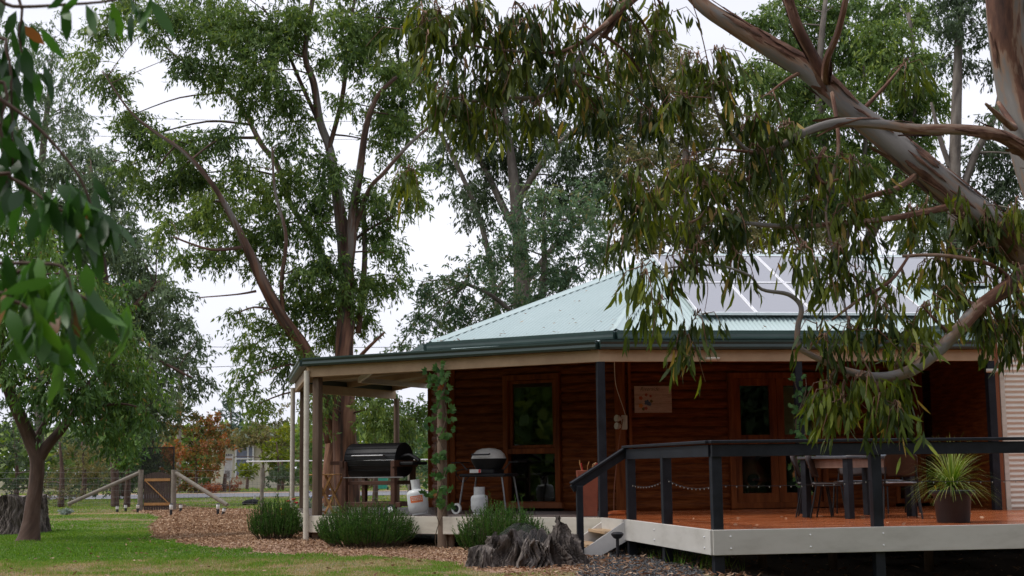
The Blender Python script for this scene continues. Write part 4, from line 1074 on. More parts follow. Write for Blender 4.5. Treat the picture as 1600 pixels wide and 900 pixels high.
# black solar mushroom light by the steps
p = gnd(962, 862); p = Vector((1.33, 18.6, gz(1.33, 18.6)))
g = empty('garden_light', p, 'black mushroom garden light beside the white deck steps', 'garden light', 'garden lights')
MB().tube([p, p + Vector((0, 0, .27))], .022, n=10).build('stem', M['blackplastic'], g, smooth='auto')
w = MB(); w.lathe([(.03, .26), (.05, .27), (.075, .30), (.085, .325), (.06, .345), (.01, .35)], p, n=20); w.build('cap', M['blackplastic'], g, smooth='auto')
def slight(px, py, h, label, lean=0):
    p = gnd(px, py)
    e = empty('garden_light', (0, 0, 0), label, 'garden light', 'garden lights')
    MB().lathe([(.035, 0), (.042, h * .45), (.04, h * .5)], n=12).build('body', M['blackplastic'], e, smooth='auto')
    MB().lathe([(.036, h * .5), (.05, h * .56), (.05, h * .86), (.04, h * .9)], n=12).build('lens', M['whitep'], e, smooth='auto')
    MB().lathe([(.045, h * .9), (.052, h * .93), (.02, h)], n=12).build('cap', M['blackplastic'], e, smooth='auto')
    dd = {268: 39.5, 341: 40, 216: 43.2, 184: 43.6, 197: 44.6, 283: 43.0, 348: 39.8}.get(px)
    if dd: q = at(px, 760, dd); p = Vector((q.x, q.y, gz(q.x, q.y)))
    e.location = p; e.rotation_euler = (0, lean, 0)
slight(268, 798, .36, 'tallest of the black and white path lights, in front of the gate hinge post')
slight(341, 800, .34, 'black and white path light on the bark path furthest right of the upright row')
slight(216, 794, .27, 'path light in front of the left gate post, at the path edge')
slight(184, 792, .22, 'leftmost path light, on the sandy strip beyond the lawn')
slight(197, 783, .24, 'path light furthest away, on the grass left of the gate')
slight(283, 791, .24, 'short white path light just right of the tallest one')
slight(348, 801, .22, 'short dark light leaning against the one beside it on the bark path', .3)
slight(398, 786, .28, 'small path light standing behind the dark log')
# dark log on the ground
p = gnd(391, 790)
w = MB(); w.tube([p + Vector((-.27, 0, .07)), p + Vector((-.1, -.02, .10)), p + Vector((.12, .0, .11)), p + Vector((.28, .03, .10))], [.06, .10, .11, .09], n=12, sub=3, wob=.2)
tag(w.build('charred_log', M['black'], smooth=True), 'short dark log lying on the ground near the fence corner', 'log')

# ---- big weathered stump
M['stump'] = mat('weathered_stump_wood', [(.012, .010, .009), (.06, .048, .042), (.15, .125, .11), (.26, .23, .21)], scale=10, stretch=(1, 1, .22), rough=.95, bump=.8, dist=.03, pos=[.3, .45, .58, .72])
def stump(name, c, rx, ry, hfun, seg=420, rows=26, flare=.35, ridge=.17, seed=0, m_='stump', label='', inner_=.72):
    c = Vector(c); vs = []; fs = []
    def nz1(a, f, s): return vnoise(np.array(math.cos(a) * f + 50 + s), np.array(math.sin(a) * f + 50 + s), 1.0, s).item()
    for j in range(rows + 1):
        t = j / rows
        for i in range(seg):
            a = 2 * PI * i / seg; H = hfun(a) ; z = H * t
            fl = 1 + flare * math.exp(-z / .16)
            rd = ridge * (nz1(a + .12 * math.sin(z * 9), 5, seed) - .5) * 1.6 + ridge * .9 * (abs(nz1(a + .06 * math.sin(z * 14 + a * 3), 13, seed + 5) - .5) * 2 - .3) + ridge * .5 * (abs(nz1(a + .04 * math.sin(z * 23 + a * 7), 31, seed + 6) - .5) * 2 - .3) + .03 * (vnoise(np.array(a * 9), np.array(z * 11), 1, 3).item() - .5)
            rr = (fl + rd * (1 + fl * .6)) * (1 - .12 * z)
            vs.append(c + Vector((math.cos(a) * rx * rr, math.sin(a) * ry * rr, z - .03)))
    m = rows + 1
    for t_, dz in ((inner_ + .08, -.0), (inner_, -.12), (.0, -.2)):
        for i in range(seg):
            a = 2 * PI * i / seg; H = hfun(a); rr = t_ * (1 + ridge * (nz1(a, 7, seed + 9) - .5) * 2)
            vs.append(c + Vector((math.cos(a) * rx * rr, math.sin(a) * ry * rr, max(.03, (H if t_ > .5 else .3) + dz - .03)) ))
        m += 1
    for j in range(m - 1):
        for i in range(seg):
            a = j * seg + i; b = j * seg + (i + 1) % seg; fs.append((a, b, b + seg, a + seg))
    w = MB(); w.add(vs, fs); return tag(w.build(name, M[m_], smooth=False), label, 'stump')
def bumpf(a, c, w): d = (a - c + PI) % (2 * PI) - PI; return math.exp(-(d / w) ** 2)
def hf(a):
    j = vnoise(np.array(math.cos(a) * 9 + 30), np.array(math.sin(a) * 9 + 30)).item(); j2 = vnoise(np.array(math.cos(a) * 25 + 30), np.array(math.sin(a) * 25 + 30)).item()
    return .20 + .13 * j + .12 * j2 + .15 * bumpf(a, R(-42), .26) + .13 * bumpf(a, R(-47), .10) + .12 * bumpf(a, R(-118), .22) + .10 * bumpf(a, R(90), .6)
sc = Vector((.20, 17.7, gz(.20, 17.7)))
stump('tree_stump', sc, .55, .52, hf, label='large weathered hollow grey stump with a tall jagged horn in front of the steps', flare=.28)
def hf2(a):
    j = vnoise(np.array(math.cos(a) * 6 + 10), np.array(math.sin(a) * 6 + 10)).item()
    return .16 + .12 * j + .22 * bumpf(a, R(20), .5)
stump('stump_fragment', (-.40, 17.4, gz(-.4, 17.4)), .15, .17, hf2, seg=90, rows=14, seed=4, label='small jagged spike of grey wood left of the hollow stump', flare=.55, inner_=.3)
# black weathered tip and wire netting over the stump
M['net'] = bpy.data.materials.new('wire_netting'); M['net'].use_nodes = True
nt = M['net'].node_tree; b_ = nt.nodes['Principled BSDF']; b_.inputs['Base Color'].default_value = (.02, .02, .02, 1); b_.inputs['Alpha'].default_value = .33; b_.inputs['Roughness'].default_value = .6
na, nb = 26, 10; vs = []; fs = []
for j in range(nb + 1):
    for i in range(na):
        a = 2 * PI * i / na; t = j / nb; rr = (.06 + .44 * t ** .9) * (1 + .08 * math.sin(3 * a + 1) * t); z = .50 - .34 * t ** 1.15 + .02 * math.sin(5 * a)
        vs.append(sc + Vector((-.12 + math.cos(a) * rr * 1.02, .06 + math.sin(a) * rr * .85, z)))
for j in range(nb):
    for i in range(na): fs.append((j * na + i, j * na + (i + 1) % na, (j + 1) * na + (i + 1) % na, (j + 1) * na + i))
fs.append(tuple(range(na)))
w = MB(); w.add(vs, fs); tag(w.build('wire_netting', M['net'], smooth=True), 'dark wire netting draped like a tent over the hollow stump', 'netting')
# left stump
hf3 = lambda a: .80 + .03 * math.sin(7 * a)
ls_ = gnd(6, 836); ls_.y += .6
stump('tree_stump', (ls_.x, ls_.y, gz(ls_.x, ls_.y)), .66, .6, hf3, label='wide flat-topped dark stump at the left edge beside the leaning trunk', flare=.18, ridge=.07, seed=11)

# ---- front fence, gate, screen
FY = 45.0
def fpost(parent, px, top, bot=None, r=.06, name='fence_post'):
    b = V3(at(px, 790, FY).xy, gz(at(px, 790, FY).x, FY) - .1); t = at(px, top, FY)
    MB().tube([b, Vector((b.x, b.y, t.z))], r, n=10).build(name, M['post_grey'], parent, smooth='auto'); return b, t
M['wire'] = mat('galvanised_wire', (.18, .18, .18), rough=.5, metal=.4)
def wires(parent, p0, p1, ys, r=.004):
    for y_ in ys: MB().tube([at(p0, y_, FY), at((p0 + p1) / 2, y_ + .5, FY), at(p1, y_ - .5, FY)], r, n=5).build('strand_wire', M['wire'], parent)
def netting(parent, p0, p1, y0, y1, step=7):
    w = MB(); k = int(abs(p1 - p0) / step)
    for i in range(k + 1):
        px = p0 + (p1 - p0) * i / k; w.beam(at(px, y0, FY), at(px, y1, FY), .004, .004, up=(0, 1, 0))
    for y_ in np.linspace(y0, y1, 7): w.beam(at(p0, y_, FY), at(p1, y_, FY), .004, .004)
    w.build('mesh_netting', M['wire'], parent)
g = empty('wire_fence', V3(at(130, 790, FY).xy, .13), 'wire fence with grey timber posts left of the garden gate', 'fence')
b, t = fpost(g, 219, 734, r=.085); 
for px, tp in ((52, 737), (-40, 739), (-130, 740)): fpost(g, px, tp, r=.055)
MB().tube([at(217, 739, FY), at(106, 788, FY - .8)], .06, n=10).build('strut', M['post_grey'], g, smooth='auto')
wires(g, -130, 219, (738, 747, 757, 767, 777, 786)); netting(g, -130, 217, 748, 790, 7)
g = empty('wire_fence', V3(at(340, 790, FY).xy, .13), 'wire fence with a top pipe and long timber strut right of the garden gate', 'fence')
fpost(g, 271, 734, r=.085); fpost(g, 409, 731, r=.06)
for px, tp in ((520, 733), (640, 733), (760, 733)): fpost(g, px, tp, r=.06)
MB().tube([at(273, 738, FY), at(355, 789, FY - .8)], .065, n=10).build('strut', M['post_grey'], g, smooth='auto')
wires(g, 271, 409, (735, 746, 757, 768, 778, 787)); wires(g, 409, 760, (745, 757, 768, 778, 787)); netting(g, 409, 640, 726, 790, 6); netting(g, 273, 409, 747, 790, 7)
MB().tube([at(385, 721, FY), at(409, 721, FY), at(760, 717, FY)], .02, n=8).build('top_pipe', M['alu'], g, smooth='auto')
g = empty('garden_gate', V3(at(245, 790, FY).xy, .13), 'low arched dark timber gate with lighter Z bracing between grey posts', 'gate')
M['gate'] = mat('dark_gate_paling', [(.045, .03, .025), (.09, .065, .055)], scale=10, rough=.8)
gx0, gx1 = at(225, 760, FY).x, at(267, 760, FY).x; zg = gz((gx0 + gx1) / 2, FY)
for i in range(11):
    x = gx0 + (gx1 - gx0) * (i + .5) / 11; u = (i + .5) / 11 * 2 - 1; top = zg + 1.22 - .10 * u * u
    MB().box((x, FY, (zg + .04 + top) / 2), ((gx1 - gx0) / 11 - .012, .02, top - zg - .04), 0).build('paling', M['gate'], g)
for z in (zg + .22, zg + .98): MB().box(((gx0 + gx1) / 2, FY - .025, z), (gx1 - gx0 - .04, .025, .085)).build('gate_rail', M['roofdirt'] if 0 else M['stool'], g)
MB().beam((gx0 + .08, FY - .028, zg + .93), (gx1 - .08, FY - .028, zg + .27), .022, .085, up=(0, 1, 0)).build('brace', M['stool'], g)
M['shade'] = bpy.data.materials.new('black_shade_cloth'); M['shade'].use_nodes = True
b_ = M['shade'].node_tree.nodes['Principled BSDF']; b_.inputs['Base Color'].default_value = (.012, .012, .012, 1); b_.inputs['Alpha'].default_value = .42; b_.inputs['Roughness'].default_value = .9
g = empty('screen_panel', V3(at(247, 790, FY + 1.5).xy, .13), 'tall dark see-through mesh screen standing behind the garden gate', 'screen')
a, b = at(223, 700, FY + 1.5), at(272, 699, FY + 1.5)
MB().beam(Vector((a.x, a.y, (a.z + .2) / 2)), Vector((b.x, b.y, (a.z + .2) / 2)), .006, a.z - .2).build('mesh', M['shade'], g)
for q in (a, b): MB().beam(Vector((q.x, q.y, .1)), q + Vector((0, 0, .03)), .04, .04, up=(0, 1, 0)).build('pole', M['black'], g)
MB().beam(a, b, .035, .035).build('top_bar', M['black'], g)

# ---- over the road: house, sign, bin, pole, wires
hp = at(385, 730, 97)
g = empty('neighbour_house', (hp.x, 99, .15), 'low cream weatherboard house across the road with a wide blue-grey window', 'house')
M['nwall'] = mat('cream_weatherboard', [(.50, .46, .34), (.58, .54, .42)], scale=2, rough=.7)
M['nroof'] = mat('dull_green_roof', [(.06, .08, .05), (.10, .12, .08)], scale=2, rough=.8)
hx0, hx1 = at(330, 730, 97).x, at(415, 730, 97).x
MB().box(((hx0 + hx1) / 2, 100, 1.75), (hx1 - hx0, 6, 3.3)).build('wall', M['nwall'], g)
wx0, wx1 = at(369, 730, 97).x, at(396, 730, 97).x; wz1, wz0 = at(385, 697, 97).z, at(385, 744, 97).z
M['curtain'] = mat('grey_blue_curtain', [(.13, .15, .21), (.24, .27, .35)], scale=1, stretch=(6, 1, .3), rough=.6)
w_ = MB().box(((wx0 + wx1) / 2, 96.9, (wz0 + wz1) / 2), (wx1 - wx0, .08, wz1 - wz0)).build('window', M['curtain'], g)
for x in (wx0, wx1, (wx0 * .3 + wx1 * .7)): MB().box((x, 96.83, (wz0 + wz1) / 2), (.10, .08, wz1 - wz0 + .1)).build('window_frame', M['whitep'], w_)
for z in (wz0, wz1, wz0 * .42 + wz1 * .58): MB().box(((wx0 + wx1) / 2, 96.82, z), (wx1 - wx0, .09, .10)).build('window_frame', M['whitep'], w_)
MB().slab([(hx0 - .5, 96.2, 3.35), (hx1 + .5, 96.2, 3.35), (hx1 + .5, 100, 4.5), (hx0 - .5, 100, 4.5)], .12).build('roof', M['nroof'], g)
MB().slab([(hx0 - .5, 100, 4.5), (hx1 + .5, 100, 4.5), (hx1 + .5, 103.8, 3.35), (hx0 - .5, 103.8, 3.35)], .12).build('roof', M['nroof'], g)
g = empty('roadside_sign', V3(at(357, 755, 82).xy, .15), 'narrow leaning white sign board with small lettering across the road', 'sign')
sa = [at(352.5, 709, 82), at(364.5, 709.5, 82), at(360.5, 751, 82), at(348.5, 750, 82)]
w = MB(); w.slab(sa[::-1], .05); bd = w.build('board', M['whitep'], g)
c = (sa[0] + sa[1] + sa[2] + sa[3]) / 4; dn = (sa[3] - sa[0]); ac = (sa[1] - sa[0])
def stroke(u0, v0, u1, v1, th, m_, nm='lettering'):
    a = sa[0] + ac * u0 + dn * v0; b = sa[0] + ac * u1 + dn * v1; MB().beam(a + Vector((0, -.06, 0)), b + Vector((0, -.06, 0)), .01, th, up=(0, 0, 1)).build(nm, m_, bd)
for k in range(4): stroke(.12 + .22 * k, .035, .24 + .22 * k, .035, .10, M['black'])
for k in range(5): stroke(.10 + .17 * k, .20, .23 + .17 * k, .20, .10, M['stool'])
for r_ in range(6):
    for k in range(4): stroke(.18 + .17 * k + .03 * (r_ % 2), .66 + .05 * r_, .30 + .17 * k + .02 * (r_ % 3), .66 + .05 * r_, .04, M['ink'])
for u_ in (.15, .85):
    a = sa[3] + ac * u_; MB().beam(a + Vector((0, .04, .4)), Vector((a.x, a.y + .04, .1)), .06, .06, up=(0, 1, 0)).build('leg', M['post_grey'], g)
M['teal'] = mat('teal_plastic', (.02, .28, .20), rough=.5)
bnp = V3(at(598, 760, 80).xy, .15)
g = empty('wheelie_bin', bnp, 'teal green wheeled bin across the road seen under the barrel barbecue', 'bin')
w = MB(); w.add([bnp + Vector(q) for q in ((-.24, -.26, .08), (.24, -.26, .08), (.24, .26, .08), (-.24, .26, .08), (-.32, -.36, .98), (.32, -.36, .98), (.32, .36, .98), (-.32, .36, .98))], [(3, 2, 1, 0), (0, 1, 5, 4), (1, 2, 6, 5), (2, 3, 7, 6), (3, 0, 4, 7), (4, 5, 6, 7)]); w.build('bin_body', M['teal'], g, bevel=.02)
MB().box(bnp + Vector((0, 0, 1.03)), (.68, .78, .08)).build('lid', M['teal'], g, bevel=.02)
for sx in (-1, 1): MB().lathe([(.1, -.03), (.1, .03)], bnp + Vector((sx * .27, .28, .1)), n=14, M=Matrix.Rotation(R(90), 3, 'Y')).build('wheel', M['rubber'], g)
MB().box(bnp + Vector((-.5, -.3, 1.0)), (.35, .02, .35)).build('house_sign', M['whitep'], None) and None
s_ = bpy.data.objects['house_sign']; tag(s_, 'small white board beside the teal bin across the road', 'sign')
# legs to carry the small board
s_o = MB().box(bnp + Vector((-.5, -.28, .45)), (.04, .03, .95)).build('board_stake', M['post_grey'], None); s_o.parent = s_; s_o.location = s_o.location - s_.location
pb_ = at(279, 730, 92); zt = at(279, 573, 92).z
g = empty('power_pole', V3(pb_.xy, .15), 'grey timber power pole rising behind the trees across the road', 'power pole')
MB().tube([V3(pb_.xy, .0), V3(pb_.xy, zt)], [.17, .13], n=12).build('pole', M['post_grey'], g, smooth='auto')
MB().beam(V3(pb_.xy, zt - .5) + Vector((-.5, -.15, 0)), V3(pb_.xy, zt - .5) + Vector((.5, -.15, 0)), .08, .1).build('cross_arm', M['post_grey'], g)
def pline(pts, label, d=92, r=.018): tag(MB().tube([at(px, py, d) for px, py in pts], r, n=5, sub=4).build('power_line', M['black']), label, 'power line', 'overhead power lines')
pline([(-200, 546), (100, 545), (279, 542), (450, 543), (700, 542), (1000, 538)], 'upper of the two power lines crossing behind the house at eave height')
pline([(279, 576), (400, 571), (560, 570), (760, 569)], 'lower power line running right from the top of the pole')
pline([(-100, 175), (130, 181), (300, 187), (520, 190), (800, 185)], 'high power line crossing the sky behind the tall gum tree', 60, .010)
pline([(-100, 205), (130, 212), (300, 216), (520, 218), (800, 212)], 'high power line just under the topmost one behind the tall gum tree', 60, .010)

# ---- shrubs by the verandah
M['rosemary'] = leafmat('rosemary_needles', [(.018, .048, .010), (.038, .095, .02), (.07, .15, .03), (.12, .21, .05)], trans=.2, rough=.8, spec=.12)
M['woodystem'] = mat('woody_stem', [(.06, .04, .025), (.11, .08, .05)], scale=20, rough=.9)
def rosemary(px, py, d, wx, h, label, n=420):
    c = V3(at(px, py, d).xy, 0); c.z = gz(c.x, c.y)
    e = empty('rosemary_bush', c, label, 'bush', 'rosemary bushes along the verandah')
    P = []; D = []; st = MB()
    ph_ = random.random() * 6
    for i in range(n):
        a = random.uniform(0, 2 * PI); rr = math.sqrt(random.random()); u = Vector((math.cos(a) * rr, math.sin(a) * rr, 0))
        hh = h * 1.16 * (1 + .13 * math.sin(a * 2 + ph_) * rr + .10 * math.sin(a * 5 + ph_ * 2) * rr) * (1 - .5 * rr ** 2.6) * (random.uniform(.72, 1.06) if random.random() < .93 else random.uniform(1.05, 1.3))
        base = c + Vector((u.x * wx * .33, u.y * wx * .24, 0)); tip = c + Vector((u.x * wx * .52 + random.uniform(-.05, .05), u.y * wx * .40, hh))
        mid = base.lerp(tip, .5) + Vector((u.x * .06, u.y * .05, -.02))
        if i % 3 == 0: st.tube([base, mid, tip], [.006, .004, .002], n=3)
        for k in range(34):
            t = .25 + .75 * k / 34; p = (base.lerp(mid, t * 2) if t < .5 else mid.lerp(tip, t * 2 - 1)); ax = (tip - base).normalized()
            b = random.uniform(0, 2 * PI); o_ = Vector((math.cos(b), math.sin(b), .2)); P.append(tuple(p)); D.append(tuple(ax * 1.1 + o_ * .75))
    st.build('stems', M['woodystem'], e); P = np.array(P); n_ = len(P)
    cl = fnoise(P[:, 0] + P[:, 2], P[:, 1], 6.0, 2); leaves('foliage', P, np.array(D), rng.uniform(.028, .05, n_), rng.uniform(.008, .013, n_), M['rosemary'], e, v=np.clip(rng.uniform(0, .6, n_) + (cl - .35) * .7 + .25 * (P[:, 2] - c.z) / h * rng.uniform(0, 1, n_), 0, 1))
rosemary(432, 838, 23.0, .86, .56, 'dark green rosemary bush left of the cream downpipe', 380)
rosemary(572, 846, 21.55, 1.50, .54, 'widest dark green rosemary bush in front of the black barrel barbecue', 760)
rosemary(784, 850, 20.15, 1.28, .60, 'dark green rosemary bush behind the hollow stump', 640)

# ---- climbing vines on posts
M['ivy'] = leafmat('ivy_leaves', [(.03, .09, .02), (.06, .16, .035), (.11, .22, .06), (.30, .10, .03)], trans=.35, rough=.5, pos=[0, .4, .93, 1])
def vine(base2, spots_, label, size=.11, r=.1):
    e = empty('climbing_vine', V3(base2, gz(*base2)), label, 'vine'); b3 = V3(base2, gz(*base2))
    top = max(z for _, z, _ in spots_); 
    for ph in (0, 2.5):
        MB().tube([b3 + Vector((math.cos(z * 5 + ph) * .09, -.09 + math.sin(z * 5 + ph) * .05, 0)) + Vector((0, 0, z)) for z in np.linspace(0, top - gz(*base2), 26)], .007, n=5).build('stem', M['woodystem'], e)
    P = []; D = []; Fc = []
    for (dx, z, k) in spots_:
        for i in range(int(k * .62 + .5)):
            p = Vector((base2[0] + dx + random.gauss(0, r), base2[1] - .11 + random.gauss(0, .05), z + random.gauss(0, r * .9))); a = random.uniform(0, 2 * PI)
            for da in (-.9, -.35, .2, .75, 1.2):      # five lobes of one leaf
                P.append(tuple(p)); d = Vector((math.cos(a + da) , -.2, math.sin(a + da) - .3)); D.append(tuple(d)); Fc.append((random.gauss(0, .2), 1 + random.gauss(0, .2), random.gauss(0, .2)))
    P = np.array(P); n_ = len(P); D = np.array(D); Fc = np.cross(np.array(Fc), D); Fc = np.cross(D, Fc)
    v = np.repeat(rng.uniform(0, 1, n_ // 5), 5)
    leaves('leaves', P, D, size * rng.uniform(.7, 1, n_), size * .5, M['ivy'], e, v=v, face=-Fc)
vine(pv, [(-.02, ZD + z, k) for z, k in ((2.15, 12), (2.05, 16), (1.92, 12), (1.75, 6), (1.6, 5), (1.48, 9), (1.35, 9), (1.15, 5), (.95, 7), (.85, 7), (.7, 8), (.58, 9), (.42, 8), (.32, 9), (.22, 10))], 'ivy with broad green leaves climbing the round timber post left of the log wall', size=.10, r=.095)
vine(pv2, [(0, ZD + z, k) for z, k in ((1.95, 6), (1.8, 8), (1.65, 10), (1.5, 11), (1.35, 10), (1.2, 12), (1.05, 12), (.9, 10), (.75, 9), (.62, 12), (.5, 10), (.4, 6))], 'ivy climbing the dark verandah post beside the glass doors', size=.075, r=.07)
# flowers near the corner post
def clump_plant(px, py, d, w_, h, m_, label, n=900, name='flowering_plant', lsz=(.06, .11), wd=.025, fl=None, nf=0, cat='plant'):
    c = V3(at(px, py, d).xy, 0); c.z = gz(c.x, c.y); e = empty(name, c, label, cat)
    st = MB(); P = []; D = []
    for i in range(max(14, n // 30)):
        a = random.uniform(0, 2 * PI); rr = math.sqrt(random.random()); tip = c + Vector((math.cos(a) * rr * w_ / 2, math.sin(a) * rr * w_ / 2, h * (1 - .5 * rr * rr) * random.uniform(.6, 1)))
        b = c.lerp(Vector((tip.x, tip.y, c.z)), .35); st.tube([b, b.lerp(tip, .5) + Vector((0, 0, .02)), tip], [.012 * h + .003, .006 * h + .002, .002], n=4)
        for k in range(30):
            t = .2 + .8 * random.random(); q = b.lerp(tip, t) + Vector((random.gauss(0, .05 * w_), random.gauss(0, .05 * w_), random.gauss(0, .04 * h)))
            P.append(tuple(q)); D.append((random.gauss(0, 1), random.gauss(0, 1), random.gauss(.5, .6)))
    st.build('stems', M['woodystem'], e); n_ = len(P); leaves('foliage', np.array(P), np.array(D), rng.uniform(*lsz, n_), wd, m_, e)
    if fl is not None:
        for i in range(nf):
            a = random.uniform(0, 2 * PI); rr = random.random() * w_ * .45; q = c + Vector((math.cos(a) * rr, math.sin(a) * rr, h * random.uniform(.75, 1.1)))
            MB().lathe([(.004, -.02), (.03, -.01), (.04, .012), (.02, .02), (.005, .012)], q, n=7).build('flower', fl, e, smooth=True)
    return e
M['plantgreen'] = leafmat('garden_plant_leaves', [(.03, .08, .02), (.07, .15, .04), (.13, .22, .06)], trans=.3)
M['plantyel'] = leafmat('yellow_green_plant_leaves', [(.10, .16, .02), (.25, .28, .03), (.45, .38, .04)], trans=.3)
M['plantgrey'] = leafmat('silver_plant_leaves', [(.14, .19, .14), (.28, .34, .30), (.40, .45, .42)], trans=.2)
M['yellow'] = mat('yellow_petal', (.75, .42, .02), rough=.5); M['bluefl'] = mat('pale_blue_petal', (.45, .5, .7), rough=.5)
clump_plant(452, 800, 24.0, .35, .62, M['plantgreen'], 'leafy plant with red and yellow flowers behind the left rosemary bush', 700, fl=M['red'], nf=3)
clump_plant(441, 800, 23.9, .2, .45, M['plantgreen'], 'small orange flowered plant beside the red flowers behind the rosemary', 300, fl=M['yellow'], nf=4)
clump_plant(489, 800, 27.5, .9, .75, M['plantgrey'], 'pale silvery flowering bush behind the verandah corner post', 1600, fl=M['bluefl'], nf=14)
clump_plant(514, 800, 28.5, .55, .5, M['plantyel'], 'yellow leaved plant behind the folding tray table', 700)
clump_plant(604, 800, 29.2, .9, .55, M['plantyel'], 'yellow-green strappy plant seen beneath the barrel barbecue', 900, lsz=(.15, .3), wd=.02)
clump_plant(560, 800, 31, .9, .5, M['plantgreen'], 'low green plant at the foot of the tall gum tree', 900)
clump_plant(102, 792, 41, .5, .22, M['plantgrey'], 'tuft of silver-grey leaves on the sandy strip left of the gate', 300)
# ---------------------------------------------------------------- trees
def barkmat(name, cols, pos=None, sc=7.0, st=.16, bump=.5):
    m = mat(name, cols, scale=sc, stretch=(1, st, 1), rough=.8, bump=bump, dist=.015, coord='UV', pos=pos, detail=6); return m
M['bark_gum'] = barkmat('smooth_peeling_gum_bark', [(.045, .022, .016), (.13, .065, .045), (.21, .19, .18), (.27, .255, .245), (.36, .28, .22)], [.36, .43, .47, .6, .68], 2.6, .16, .5)
M['bark_peel'] = barkmat('peeling_limb_bark', [(.025, .011, .008), (.085, .035, .022), (.15, .065, .038), (.27, .17, .115), (.19, .175, .165), (.27, .25, .235)], [.34, .40, .445, .47, .52, .68], 2.6, .20, .9)
M['bark_tall'] = barkmat('grey_and_red_gum_bark', [(.035, .018, .012), (.11, .055, .035), (.16, .14, .125), (.22, .20, .18)], [.40, .48, .54, .7], 3.0, .12, .7)
M['bark_red'] = barkmat('rough_red_brown_bark', [(.035, .018, .012), (.13, .055, .03), (.26, .13, .075), (.34, .24, .18)], [.33, .46, .58, .74], 6, .12, .9)
M['bark_grey'] = barkmat('grey_brown_bark', [(.05, .04, .035), (.14, .115, .095), (.24, .21, .18)], None, 5, .2)
M['bark_dark'] = barkmat('dark_bark', [(.03, .018, .013), (.09, .05, .035), (.15, .10, .08)], None, 6, .2)
def stocking(m, z0, z1, cols):
    nt = m.node_tree; k = nt.links.new; b = nt.nodes['Principled BSDF']; old = b.inputs['Base Color'].links[0].from_socket
    tc_ = nt.nodes.new('ShaderNodeTexCoord'); sx = nt.nodes.new('ShaderNodeSeparateXYZ'); k(tc_.outputs['Object'], sx.inputs[0])
    n_ = nt.nodes.new('ShaderNodeTexNoise'); n_.inputs['Scale'].default_value = 1.2; k(tc_.outputs['Object'], n_.inputs['Vector'])
    ad = nt.nodes.new('ShaderNodeMath'); ad.operation = 'MULTIPLY_ADD'; ad.inputs[1].default_value = 3.0; k(n_.outputs['Fac'], ad.inputs[0]); k(sx.outputs['Z'], ad.inputs[2])
    mr = nt.nodes.new('ShaderNodeMapRange'); mr.inputs['From Min'].default_value = z0 + 1.5; mr.inputs['From Max'].default_value = z1 + 1.5; k(ad.outputs[0], mr.inputs['Value'])
    n2 = nt.nodes.new('ShaderNodeTexNoise'); n2.inputs['Scale'].default_value = 7; n2.inputs['Detail'].default_value = 7
    mp_ = nt.nodes.new('ShaderNodeMapping'); mp_.inputs['Scale'].default_value = (1, .1, 1); k(tc_.outputs['UV'], mp_.inputs[0]); k(mp_.outputs[0], n2.inputs['Vector'])
    rp = nt.nodes.new('ShaderNodeValToRGB'); el = rp.color_ramp.elements; el.new(.5)
    for e_, p_, c_ in zip(el, (.36, .5, .64), cols): e_.position = p_; e_.color = tuple(c_) + (1,)
    k(n2.outputs['Fac'], rp.inputs[0]); mx_ = nt.nodes.new('ShaderNodeMixRGB'); k(mr.outputs[0], mx_.inputs[0]); k(rp.outputs[0], mx_.inputs[1]); k(old, mx_.inputs[2]); k(mx_.outputs[0], b.inputs['Base Color'])
stocking(M['bark_tall'], 4.6, 6.5, [(.025, .012, .008), (.12, .05, .028), (.24, .12, .07)])
LM = lambda n, c, **k: leafmat(n, c, **k)
M['lf_gum'] = LM('river_gum_leaves', [(.055, .10, .028), (.105, .175, .042), (.165, .24, .055), (.30, .36, .07)], trans=.38)
M['lf_grey'] = LM('grey_green_leaves', [(.065, .10, .05), (.11, .165, .08), (.17, .235, .12), (.25, .29, .13)], trans=.3)
M['lf_dark'] = LM('dark_gum_leaves', [(.038, .062, .030), (.068, .105, .048), (.11, .16, .07)], trans=.32)
M['lf_pale'] = LM('pale_young_gum_leaves', [(.06, .11, .06), (.10, .17, .085), (.15, .23, .10), (.24, .20, .08)], trans=.35)
M['lf_olive'] = LM('olive_brown_leaves', [(.08, .085, .035), (.14, .145, .055), (.21, .20, .07), (.28, .17, .08)], trans=.38)
M['lf_near'] = LM('near_gum_leaves', [(.022, .040, .010), (.065, .095, .018), (.15, .19, .028), (.32, .34, .05), (.42, .22, .10)], trans=.35, rough=.5, spec=.25, pos=[0, .35, .7, .93, 1])
M['lf_close'] = LM('close_broad_leaves', [(.02, .06, .014), (.045, .125, .025), (.09, .21, .035), (.25, .12, .05)], trans=.35, rough=.4, pos=[0, .4, .94, 1])
M['lf_bright'] = LM('bright_green_leaves', [(.05, .115, .028), (.10, .19, .042), (.19, .30, .06), (.32, .17, .07)], trans=.35, pos=[0, .4, .9, 1])

